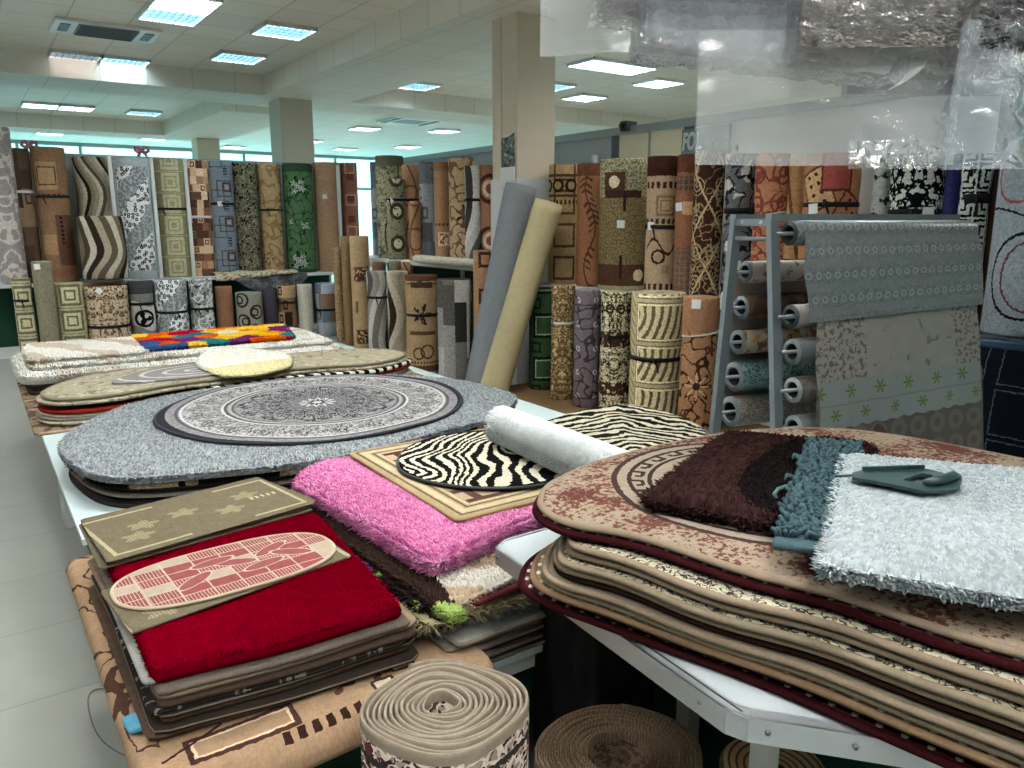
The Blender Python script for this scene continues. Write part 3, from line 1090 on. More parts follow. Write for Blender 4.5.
m_R9 = P('plain ochre', lambda x, y: layers(mix(noi(x, y, 5), '#a6743f', '#96672f'), (near(x + y * .2, .1, .012), '#5c3a1d')))


def f(x, y):
    c = mix(noi(x, y, 4), '#a8683a', '#98582f')
    for (cx, cy, a, k) in ((-.1, .78, .4, '#b98a58'), (.12, .62, -.5, '#a5502c'), (-.02, .42, .15, '#b98a58'), (.14, .25, .6, '#b07a46'), (.03, .9, 0.0, '#9c1414')):
        ca, sa = math.cos(a), math.sin(a)
        lx = (x - cx) * ca + (y - cy) * sa; ly = (y - cy) * ca - (x - cx) * sa
        d = mx(abs(lx), abs(ly) * .75)
        c = layers(c, (d < .1, '#5e150f'), (d < .088, k))
        if k != '#9c1414': c = mix((hyp(cell(lx, .06), cell(ly, .06)) < .013) * (d < .08), c, '#4c120d')
    return c
m_R10 = P('orange with red cards', f)
m_R11 = P('white with dark floral edge', lambda x, y: layers(mix(noi(x, y, 5), '#a9aca6', '#9b9e98'), (noi(x, y, 11, 3, .6) > .6, '#2c2f30')))
m_R12 = P('black damask on pale', lambda x, y: layers('#b9bbb4', (near(noi(abs(cell(x, .3)), y, 17, 2, .6), .54, .075), '#101213')))
m_R13 = P('navy blue', lambda x, y: mix(noi(x, y, 9), '#1c2250', '#232a5e'))
m_R14 = P('pale with black key', lambda x, y: layers('#b5b6b0', (greek(x, y, .15) * (abs(x) < .08), '#141516'), (near(abs(x), .1, .006), '#141516')))
m_R16 = P('grey blue with looping lines', lambda x, y: layers(mix(noi(x, y, 3), '#8d979f', '#7c868e'), (near(hyp(x + .0, (y - .3) * .8), .17, .006), '#1b1b1d'), (near(hyp(x - .03, (y - .3) * .8), .14, .005), '#5e2626'), (near(y + sn(x * 8) * .05, .58, .006), '#1b1b1d'), (near(hyp(x + .08, y - .78), .12, .007), '#8c2626')))

m_S0 = P('green with squares', lambda x, y: layers(mix(noi(x, y, 12), '#27471f', '#335a2a'), (near(sqd(x - .02, cell(y, .4)), .1, .013), '#16260f'), (near(sqd(x - .02, cell(y, .4)), .08, .006), '#9aa88a'), (near(sqd(x + .06, cell(y + .2, .4)), .04, .01), '#1b2d13')), sat=.75, val=1.1)
m_S1 = P('tan small persian', persian('#a88a5a', '#5c4020', '#6e5028', '#c4aa7c', 15))
m_S2 = P('mauve with fine sprigs', lambda x, y: layers(mix(noi(x, y, 5), '#6e6168', '#61555c'), (near(hyp(cell(x, .16), cell(y, .2)), .018, .006), '#b3a8ae'), (scr(x, y, 6, .022), '#3c3238'), (near(mn(y, .94 - y), .08, .005), '#3c3238')))


def f(x, y):
    ax = abs(cell(x, .3)); a = noi(ax, y, 20, 2, .6)
    c = layers('#c2b795', (near(a, .57, .045), '#241b14'), (near(noi(ax, y, 34, 1, z=2), .5, .03), '#4c3a28'))
    band = mx(near(y, .62, .06), near(y, .22, .05))
    c = mix(band * (noi(x, y, 22, 2) > .42), c, '#3f2116')
    return mix(near(y, .86, .05) * near(hyp(cell(x, .09), y - .86), .03, .01), c, '#33241a')
m_S3 = P('cream and dark brown floral', f)


def f(x, y):
    base = mix(noi(x, y, 20), '#b5a67a', '#a4956a')
    lx = x - .05; ly = cell(y - .02, .315)
    z = fr((lx * .85 - ly * .2 + hyp(lx + .2, ly - .05) * .55 + noi(x, y, 4, 1) * .06) / .085)
    inn = (abs(lx) < .2) * (abs(ly) < .12)
    c = mix(inn, base, mix(z < .42, '#c6b98e', '#6a4c2a'))
    c = mix((lx < -.235) * (fr((y * 1.2 + x) / .09) < .35), c, '#8a7048')
    d = mx(abs(lx) - .2, abs(ly) - .12)
    c = mix(near(d, .008, .006), c, '#e0d6b0')
    return mix(near(d, .02, .005), c, '#7a6540')
m_S4 = P('cream with zebra panels', f)


def f(x, y):
    lx = x + .01; ly = y - .4
    c = mix(noi(x, y, 4), '#a06a42', '#8f5c38')
    c = layers(c, (scr(x, y, 6, .02), '#3d1f12'), (flower(lx, ly, 8, .125, .42), '#3d1c10'), (flower(lx, ly, 8, .1, .45), '#b98a60'), (disc(lx, ly, 0, 0, .028), '#3d1c10'), (flower(x - .09, y - .66, 5, .05, .3), '#54291a'), (flower(x + .1, y - .16, 5, .06, .3), '#54291a'))
    return layers(c, (y > .78, '#8f5c38'))
m_S5 = P('orange tan with brown flower', f)

# ---------------------------------------------------------------- left wall, upper row
GL = 'upright rolls on the back shelf'
B = lambda *a, **k: wall_roll(*a, **k)
B(-10, 20, 128, 275, 'Y', 10.95, m_mauve, 'grey', 'pale mauve grey roll with scrolls at the far left of the back wall', z0=LZ, group=GL)
B(6, 37, 149, 278, 'Y', 11.12, m_patchbrown, 'brown', 'dark brown patchwork roll with white tape on the back shelf', z0=LZ, strapv=[192], strapkw=(.018, m_tape), group=GL)
B(37, 73, 148, 283, 'Y', 11.06, m_L2, 'brown', 'brown roll with dark squares and a black strap on the back shelf', z0=LZ, strapv=[197], group=GL)
B(74, 116, 158, 218, 'Y', 11.2, m_L3, 'cream', 'beige and brown wavy roll, upper one of the two wavy rolls', z0=LZ, group=GL)
B(79, 128, 216, 286, 'Y', 10.66, m_L3b, 'cream', 'cream and brown wavy roll standing in front on the brown persian roll', z0=.905, n=52, group=GL, tilt=(0, 0))
B(114, 158, 159, 277, 'Y', 11.08, m_leo, 'grey', 'grey leopard and zebra roll with silver border on the back shelf', z0=LZ, tagpx=(132, 205), group=GL)
B(157, 190, 160, 275, 'Y', 11.1, m_oliv, 'cream', 'olive roll with pale nested squares on the back shelf', z0=LZ, strapv=[209], group=GL)
B(188, 213, 161, 275, 'Y', 11.1, m_L6, 'brown', 'terracotta mosaic roll with white wrap on the back shelf', z0=LZ, strapv=[217], strapkw=(.02, m_tape), group=GL)
B(209, 236, 162, 272, 'Y', 11.12, m_L7, 'grey', 'grey blue roll with squares and white diamond tag on the back shelf', z0=LZ, strapv=[204], tagpx=(221, 204), group=GL)
B(233, 261, 163, 271, 'Y', 11.16, m_L8, 'dark', 'dark olive floral roll left of the tan floral roll', z0=LZ, group=GL)
B(260, 284, 164, 270, 'Y', 11.12, m_L9, 'tan', 'tan floral roll with black strap left of the green roll', z0=LZ, strapv=[210], group=GL)
B(284, 315, 164, 268, 'Y', 11.08, m_L10, 'dark', 'bright green roll with white flowers on the back shelf', z0=LZ, group=GL)
B(314, 343, 163, 272, 'Y', 11.06, m_L11, 'tan', 'plain tan roll with small tag right of the green roll', z0=LZ, tagpx=(326, 197), group=GL)
B(341, 359, 163, 255, 'Y', 10.98, m_L12, 'brown', 'narrow brick red roll at the right end of the back shelf', z0=LZ, group=GL)
# ---------------------------------------------------------------- left wall, lower row
GB = 'rolls on the floor under the back shelf'
Y0 = 10.44
B(14, 36, 278, 345, 'Y', Y0, m_oliv2, 'cream', 'short olive roll with squares and black strap at the far left, low', z0=0, strapv=[300], group=GB)
B(35, 57, 261, 345, 'Y', Y0 - .05, m_plainol, 'cream', 'plain olive grey roll with white diamond tag, low at far left', z0=0, tagpx=(42, 266), group=GB)
B(56, 88, 283, 345, 'Y', Y0, m_oliv2, 'cream', 'wider olive roll with squares right of the plain olive roll', z0=0, group=GB)
B(85, 131, 285, 345, 'Y', Y0, m_B4, 'brown', 'brown persian roll with tag under the cream wavy roll', z0=0, strapv=[325], tagpx=(102, 289), group=GB)
B(130, 156, 280, 345, 'Y', Y0, m_B5, 'grey', 'grey roll with black eye shape and strap under the back shelf', z0=0, strapv=[303], group=GB)
B(155, 190, 279, 345, 'Y', Y0, m_leo2, 'grey', 'short grey leopard roll with black strap under the back shelf', z0=0, strapv=[311], group=GB)
B(190, 215, 278, 345, 'Y', Y0, m_B7, 'grey', 'grey silver floral roll with strap right of the short leopard roll', z0=0, strapv=[308], group=GB)
B(216, 234, 286, 345, 'Y', Y0 + .1, m_B8, 'brown', 'plain orange tan roll under the draped tan rug', z0=0, group=GB)
B(236, 264, 292, 345, 'Y', Y0 - .05, m_B9, 'grey', 'grey beige roll with dark looping scrolls under the draped rugs', z0=0, group=GB)
B(263, 279, 288, 345, 'Y', Y0 + .05, m_B9b, 'dark', 'dark purple grey roll under the draped rugs', z0=0, group=GB)
B(278, 298, 285, 345, 'Y', Y0, m_B10, 'brown', 'short tan roll with dark brown blocks and strap beside the cream roll', z0=0, strapv=[302], group=GB)
B(298, 314, 284, 345, 'Y', Y0 - .05, m_B11, 'cream', 'plain cream roll under the right end of the back shelf', z0=0, group=GB)
B(315, 338, 283, 345, 'Y', Y0, m_B12, 'grey', 'blue grey patchwork roll with orange square under the shelf end', z0=0, strapv=[309], group=GB)
# three brown rolls on the floor in the corner
GM = 'brown rolls on the floor in the corner'
B(334, 343, 247, 345, 'X', 4.0, m_M1, 'tan', 'thin tan roll, leftmost of three standing in the corner', z0=0, group=GM)
B(342, 353, 236, 345, 'X', 4.0, m_M2, 'brown', 'plain brown roll, middle of three standing in the corner', z0=0, group=GM)
B(351, 371, 236, 348, 'X', 3.98, m_M3, 'tan', 'tan roll with dark brown motifs, thickest of three in the corner', z0=0, group=GM)
# ---------------------------------------------------------------- middle group, upper row
GU = 'rolls on the shelf left of the beige column'
B(371, 383, 162, 258, 'X', 4.62, m_U3, 'grey', 'grey blue roll sliver behind the cream floral roll', z0=MZ, group=GU)
B(376, 405, 156, 262, 'X', 4.5, m_U1, 'cream', 'tall cream and olive floral roll left of the beige column', z0=MZ, group=GU)
B(386, 406, 179, 262, 'X', 4.33, m_U1b, 'cream', 'shorter olive medallion roll with black strap and tag', z0=MZ, strapv=[200], tagpx=(391, 201), group=GU, seam=2.6)
B(402, 420, 165, 262, 'X', 4.52, m_U2, 'tan', 'orange tan roll with brown scroll lines', z0=MZ, strapv=[200], group=GU)
B(409, 422, 201, 262, 'X', 4.34, m_U2, 'tan', 'short orange tan roll in front of the taller scroll roll', z0=MZ, group=GU)
B(420, 435, 162, 260, 'X', 4.5, m_U3, 'grey', 'blue grey block patterned roll between orange tan rolls', z0=MZ, group=GU)
B(434, 450, 162, 260, 'X', 4.48, m_U4, 'tan', 'orange tan roll with a pale square near its foot', z0=MZ, group=GU)
B(449, 476, 158, 258, 'X', 4.5, m_U5, 'tan', 'tan roll with dark blossom and brown end left of the column', z0=MZ, group=GU)
B(464, 481, 166, 258, 'X', 4.33, m_U5b, 'dark', 'grey and black wavy roll in front of the blossom roll', z0=MZ, strapv=[200], group=GU)
B(479, 493, 165, 258, 'X', 4.45, m_U6, 'brown', 'orange roll with red circles beside the beige column', z0=MZ, group=GU)
# ---------------------------------------------------------------- middle group, lower row
GD = 'rolls on the floor left of the beige column'
B(367, 389, 271, 352, 'X', 4.0, m_D1, 'grey', 'grey wavy roll with black strap on the floor', z0=0, strapv=[297], group=GD)
B(388, 410, 271, 358, 'X', 4.02, m_D2, 'cream', 'beige wavy roll with a dark brown stripe on the floor', z0=0, group=GD)
B(406, 439, 275, 370, 'X', 3.98, m_D3, 'brown', 'tan roll with dark glyph motifs and black strap on the floor', z0=0, strapv=[314], group=GD)
B(437, 473, 279, 372, 'X', 4.02, m_D4, 'dark', 'grey block patchwork roll on the floor beside the leaning rolls', z0=0, group=GD)
B(473, 491, 250, 372, 'X', 4.12, m_D5, 'tan', 'tall orange tan roll behind the grey leaning roll', z0=0, group=GD)
for (a, b, t, c_, lab) in ((373, 388, 262, m_B8, 'brown roll top peeping above the grey wavy roll'), (389, 403, 261, m_plainol, 'olive roll top between two brown roll tops'), (402, 413, 262, m_U2, 'tan roll top behind the beige wavy roll')):
    B(a, b, t, 350, 'X', 4.2 if a > 400 else 4.16, c_, 'tan', lab, z0=.0, group=GD)
# cream roll lying along the shelf edge
def lying(p, q, R, mat, cap, label, name='carpet_roll', group=None, n=32, parts=False, cat='carpet roll'):
    p = Vector(p); q = Vector(q); d = (q - p); L = d.length; d.normalize()
    M = axisM((0, 0, 0), d)
    vs = []; fs = []; uv = []; mi = []
    K = max(8, int(L / .08))
    for j in range(K + 1):
        z = L * j / K
        for i in range(n + 1):
            th = 2 * PI * i / n
            r = R * (1 + .015 * math.sin(2 * th + z * 2)) - (.006 if j in (0, K) else 0) - .008 * i / n
            vs.append(M @ Vector((r * math.cos(th), r * math.sin(th), z))); uv.append((th * R, z))
    N = n + 1
    for j in range(K):
        for i in range(n):
            fs.append((j * N + i, j * N + i + 1, (j + 1) * N + i + 1, (j + 1) * N + i)); mi.append(0)
        fs.append((j * N + n, j * N, (j + 1) * N, (j + 1) * N + n)); mi.append(1)
    for (j, z, s_) in ((0, 0, -1), (K, L, 1)):
        prev = [j * N + i for i in range(n)]
        for (k, dz) in ((.6, -.004), (.3, 0), (.27, -.006), (.25, -.08)):
            idx = []
            for i in range(n):
                th = 2 * PI * i / n
                idx.append(len(vs)); vs.append(M @ Vector((R * k * math.cos(th), R * k * math.sin(th), z + s_ * dz))); uv.append((R * k * math.cos(th), R * k * math.sin(th)))
            for i in range(n):
                fc = (prev[i], prev[(i + 1) % n], idx[(i + 1) % n], idx[i])
                fs.append(fc if s_ > 0 else fc[::-1]); mi.append(1)
            prev = idx
        fs.append(tuple(prev)); mi.append(1)
    o = mesh(name, vs, fs, [mat, CAPS[cap]], None, uv, mi, loc=p)
    return tag(o, label, cat, group)


pa = onX(417, 268, 4.16); pb = onX(470, 270, 4.16)
lying((4.14, pa.y, MZ + .045), (4.14, pb.y - .25, MZ + .045), .05, m_B11, 'cream', 'thin cream roll lying along the shelf edge above the floor rolls')
# ---------------------------------------------------------------- right group, upper row
GR = 'rolls on the shelf right of the beige column'
XR = 4.68
B(548, 580, 165, 286, 'X', XR, m_R1, 'tan', 'tan roll with a border of rings right of the beige column', z0=RZ, group=GR)
B(575, 605, 164, 288, 'X', XR, m_R2, 'brown', 'plain orange brown roll with leaf sprigs', z0=RZ, group=GR)
B(598, 650, 160, 290, 'X', XR + .02, m_R3, 'cream', 'fat olive and brown roll with pale discs and a white tag', z0=RZ, tagpx=(621, 224), group=GR)
B(644, 679, 157, 291, 'X', XR, m_R4, 'brown', 'beige roll with dark brown bands, black strap and tag', z0=RZ, strapv=[227], tagpx=(651, 226), group=GR)
B(674, 700, 155, 292, 'X', XR + .04, m_R5, 'brown', 'orange brown roll with small grey check blocks', z0=RZ, tagpx=(679, 207), group=GR)
B(691, 724, 152, 294, 'X', XR - .04, m_R6, 'brown', 'dark brown roll with cream scroll lattice left of the rack', z0=RZ, group=GR)
B(722, 756, 155, 296, 'X', XR, m_R7, 'grey', 'grey roll with pale leaves and black strap behind the rack', z0=RZ, strapv=[211], strapkw=(.022,), group=GR)
B(750, 790, 155, 298, 'X', XR, m_R8, 'brown', 'orange roll with dark red scrolls behind the rack', z0=RZ, strapv=[214], strapkw=(.006, m_string, .02), group=GR)
B(783, 806, 155, 299, 'X', XR + .03, m_R9, 'tan', 'plain ochre roll behind the rack', z0=RZ, group=GR)
B(799, 858, 155, 300, 'X', XR, m_R10, 'brown', 'fat orange roll with red playing card shapes behind the rack', z0=RZ, strapv=[205], tagpx=(812, 209), group=GR)
B(868, 890, 155, 305, 'X', XR + .04, m_R11, 'grey', 'pale roll with sparse dark floral behind the rack', z0=RZ, group=GR)
B(884, 942, 155, 306, 'X', XR, m_R12, 'grey', 'pale roll with black damask pattern and black strap', z0=RZ, strapv=[212], tagpx=(926, 213), group=GR)
B(938, 956, 155, 306, 'X', XR, m_R13, 'dark', 'narrow navy blue roll next to the black damask roll', z0=RZ, group=GR)
B(953, 988, 155, 308, 'X', XR - .02, m_R14, 'grey', 'pale roll with a black key pattern and black strap', z0=RZ, strapv=[199], strapkw=(.03,), group=GR)
# ---------------------------------------------------------------- right group, lower row
GS = 'rolls on the low plinth right of the beige column'
PZ = .06
XS = 4.2
B(528, 556, 288, 393, 'X', 4.3, m_S0, 'dark', 'green roll with dark squares behind the leaning cream roll', z0=PZ, group=GS)
B(550, 575, 285, 399, 'X', XS, m_S1, 'tan', 'tan small patterned roll with white tape', z0=PZ, strapv=[322], strapkw=(.012, m_tape), group=GS)
B(573, 600, 289, 406, 'X', XS - .02, m_S2, 'grey', 'mauve roll with fine sprigs', z0=PZ, group=GS)
B(598, 631, 291, 409, 'X', XS, m_S3, 'cream', 'cream and dark brown floral roll with black strap', z0=PZ, strapv=[335], group=GS)
B(628, 684, 292, 419, 'X', XS + .02, m_S4, 'cream', 'fat cream roll with zebra panels and black strap', z0=PZ, strapv=[356], group=GS, n=56)
B(680, 718, 296, 420, 'X', XS - .02, m_S5, 'tan', 'orange tan roll with brown flower and white string', z0=PZ, strapv=[333], strapkw=(.006, m_string, .02), tagpx=(694, 302), group=GS)


def plinth_pat(x, y):
    e = abs(x - .1)
    c = mix(noi(x, y, 8, 3), '#7d644a', '#6f573f')
    return layers(c, (near(e, .0, .05), '#8d7657'), (near(e, .0, .045) * (fr((y + x) / .06) < .45), '#5c4028'), (near(e, .055, .006), '#6f5134'))


o = slabo('display_plinth', (3.55, 3.3, 0), (4.9, 5.95, PZ), material('carpet plinth', lambda x, y: plinth_pat(x + .45, y), coord='OBJ'), None, .02)
tag(o, 'low plinth covered in tan carpet with patterned border under the rolls', 'plinth')

# rolls leaning on the column
pt_ = onX(521, 186, COLX0 - .06); pb_ = onX(482, 376, 3.86)
d_ = pb_ - pt_; foot = pt_ + d_ * ((pt_.z - .03) / (pt_.z - pb_.z))
m_lean = P('grey felt', lambda x, y: mix(noi(x, y, 20, 3), '#8f9499', '#7f848a'), grain=.1, fine=0, wear=.2, sat=1, val=1)
lying(foot, pt_, .15, m_lean, 'grey', 'grey felt roll leaning against the beige column', 'carpet_roll')
pt2 = onX(549, 205, COLX0 - .0); pt2.y = onX(549, 205, 4.35).y; pt2 = onX(549, 203, 4.28); pb2 = onX(497, 380, 3.8)
d_ = pb2 - pt2; foot2 = pt2 + d_ * ((pt2.z - .03) / (pt2.z - pb2.z))
lying(foot2, pt2, .135, P('beige felt', lambda x, y: mix(noi(x, y, 20, 3), '#c4b592', '#b8a987'), grain=.08, fine=0, wear=.2, sat=1, val=1), 'cream', 'beige cream roll leaning beside the grey leaning roll', 'carpet_roll')

# two rugs thrown over the back shelf edge
def drape(name, label, pts, mat, thick=.012):
    """pts: grid rows of world points"""
    nr = len(pts); nc = len(pts[0]); vs = []; uv = []; fs = []
    o0 = Vector(pts[0][0])
    ctr = sum((Vector(p) for r in pts for p in r), Vector()) / (nr * nc)
    for r in pts:
        for p in r: vs.append(Vector(p) - ctr); uv.append(((Vector(p) - o0).xy.length, Vector(p).z - o0.z + (Vector(p) - o0).y))
    for i in range(nr - 1):
        for j in range(nc - 1):
            fs.append((i * nc + j, i * nc + j + 1, (i + 1) * nc + j + 1, (i + 1) * nc + j))
    o = mesh(name, vs, fs, mat, None, uv, loc=ctr)
    md = o.modifiers.new('thick', 'SOLIDIFY'); md.thickness = thick; md.offset = 1
    md = o.modifiers.new('sub', 'SUBSURF'); md.levels = 1; md.render_levels = 1
    return o


def shelf_rug(u0, u1, drop, ztop, label, mat, seed):
    rows = []
    xa = onY(u0, 275, LY - .32).x; xb = onY(u1, 275, LY - .32).x
    for k in range(9):
        t = k / 8; row = []
        for i in range(25):
            s_ = i / 24
            x = xa + (xb - xa) * s_
            w_ = .025 * math.sin(s_ * 17 + seed) + .015 * math.sin(s_ * 31 + seed * 2)
            if t < .45:
                y = LY - .16 - t * .4; z = ztop + .008 + w_ * .3
            else:
                q = (t - .45) / .55
                dr = drop * (1 - .75 * (2 * s_ - 1) ** 2 * (seed % 2)) if seed % 2 else drop * (.35 + .65 * (1 - s_))
                y = LY - .35 - .05 * math.sin(q * 2) + w_ * q; z = ztop - q * dr + .008
            row.append((x, y, z))
        rows.append(row)
    return tag(drape('rug', label, rows, mat), label, 'rug')


shelf_rug(233, 306, .28, LZ + .012, 'grey rug drooping over the back shelf edge under the green roll', P('charcoal rug', lambda x, y: mix(noi(x, y, 9, 3) > .52, '#4a4b4d', '#63646a')), 1)
shelf_rug(214, 297, .12, LZ + .05, 'tan textured rug lying on the back shelf edge', P('tan speckle', lambda x, y: mix(noi(x, y, 30, 3) > .53, '#a99a82', '#75634c')), 2)
# ================================================================ FLAT RUGS
FINE = 0
HUE = .5
SAT = .8
VAL = .95


def V2(p): return Vector((p[0], p[1]))


def smooth_closed(pts, n=160):
    pts = [V2(p) for p in pts]; m = len(pts); raw = []
    for i in range(m):
        p0, p1, p2, p3 = pts[i - 1], pts[i], pts[(i + 1) % m], pts[(i + 2) % m]
        for k in range(12):
            t = k / 12
            raw.append(.5 * ((2 * p1) + (p2 - p0) * t + (2 * p0 - 5 * p1 + 4 * p2 - p3) * t * t + (3 * p1 - p0 - 3 * p2 + p3) * t ** 3))
    return resample(raw, n)


def resample(raw, n):
    d = [0.0]
    for i in range(len(raw)): d.append(d[-1] + (raw[(i + 1) % len(raw)] - raw[i]).length)
    L = d[-1]; out = []; j = 0
    for k in range(n):
        s_ = L * k / n
        while d[j + 1] < s_: j += 1
        t = (s_ - d[j]) / max(1e-9, d[j + 1] - d[j])
        out.append(raw[j].lerp(raw[(j + 1) % len(raw)], t))
    return out


def quad(c, r=.03, n=160):
    """rounded quadrilateral from four corners"""
    c = [V2(p) for p in c]; raw = []
    for i in range(4):
        p, a, b = c[i], c[i - 1], c[(i + 1) % 4]
        u = (a - p).normalized() * r; w_ = (b - p).normalized() * r
        for k in range(7):
            t = k / 6
            raw.append((p + u) * (1 - t) ** 2 + p * 2 * t * (1 - t) + (p + w_) * t * t)
    return resample(raw, n)


def oval(c, a, b, rot=0, n=160, wob=0.0):
    return [V2((c[0] + a * math.cos(t) * (1 + wob * math.sin(5 * t)) * math.cos(rot) - b * math.sin(t) * math.sin(rot), c[1] + a * math.cos(t) * math.sin(rot) + b * math.sin(t) * (1 + wob * math.sin(4 * t + 1)) * math.cos(rot)))
            for t in (2 * PI * k / n for k in range(n))]


def ccw(o):
    a = sum(o[i - 1].x * o[i].y - o[i].x * o[i - 1].y for i in range(len(o)))
    return o if a > 0 else o[::-1]


def grow(o, d):
    """push an outline outward by d"""
    n = len(o); out = []
    for i in range(n):
        t = (o[(i + 1) % n] - o[i - 1]).normalized()
        out.append(o[i] + Vector((t.y, -t.x)) * d)
    return out


def shift(o, dx, dy): return [p + Vector((dx, dy)) for p in o]
def turn(o, a, c=None):
    c = c or sum(o, Vector((0, 0))) / len(o)
    ca, sa = math.cos(a), math.sin(a)
    return [Vector((c.x + (p.x - c.x) * ca - (p.y - c.y) * sa, c.y + (p.x - c.x) * sa + (p.y - c.y) * ca)) for p in o]


RT = [0, .12, .25, .38, .5, .62, .72, .8, .87, .93, .97, 1.0]


def tuft_mesh(name, parent, pos, nrm, L, W, mat, lean=.6, col=None, seed=1, seg=False):
    """carpet pile: many small tapered tufts in one mesh. pos, nrm: (n,3) arrays"""
    g = np.random.default_rng(seed)
    n = len(pos)
    a = g.uniform(0, 2 * PI, n)
    d = np.stack([np.cos(a), np.sin(a), np.zeros(n)], 1)
    Ls = L * g.uniform(.6, 1.25, n)[:, None]; Ws = W * g.uniform(.7, 1.3, n)[:, None]
    tip = pos + nrm * Ls + d * Ls * lean * g.uniform(.2, 1.2, n)[:, None]
    a2 = g.uniform(0, 2 * PI, n)
    vs = []
    for k in range(3):
        q = a2 + k * 2 * PI / 3
        vs.append(pos - nrm * .002 + np.stack([np.cos(q), np.sin(q), np.zeros(n)], 1) * Ws)
    mid = []
    for k in range(3):
        q = a2 + k * 2 * PI / 3 + .3
        mid.append(pos * .45 + tip * .55 + nrm * Ls * .12 + np.stack([np.cos(q), np.sin(q), np.zeros(n)], 1) * Ws * .85)
    allv = np.stack(vs + mid + [tip], 1).reshape(-1, 3)
    base = np.arange(n)[:, None] * 7
    quads = np.array([[0, 1, 4, 3], [1, 2, 5, 4], [2, 0, 3, 5]]); tris = np.array([[3, 4, 6], [4, 5, 6], [5, 3, 6]])
    Q = (base[:, None] + quads[None]).reshape(-1, 4); T = (base[:, None] + tris[None]).reshape(-1, 3)
    me = bpy.data.meshes.new(name)
    me.vertices.add(len(allv)); me.vertices.foreach_set('co', allv.astype(np.float32).ravel())
    loops = np.concatenate([Q.ravel(), T.ravel()]).astype(np.int32)
    me.loops.add(len(loops)); me.loops.foreach_set('vertex_index', loops)
    nq, nt_ = len(Q), len(T)
    me.polygons.add(nq + nt_)
    me.polygons.foreach_set('loop_start', np.concatenate([np.arange(nq) * 4, nq * 4 + np.arange(nt_) * 3]).astype(np.int32))
    me.materials.append(mat)
    lay = me.uv_layers.new(name='UVMap')
    lay.data.foreach_set('uv', np.repeat(pos[:, :2], 7, 0)[loops].astype(np.float32).ravel() if col is None else np.repeat(col, 7, 0)[loops].astype(np.float32).ravel())
    me.update(calc_edges=True); me.validate()
    me.polygons.foreach_set('use_smooth', np.ones(nq + nt_, dtype=bool))
    o = bpy.data.objects.new(name, me); COL.objects.link(o); o.parent = parent
    o['kind'] = 'stuff'
    return o


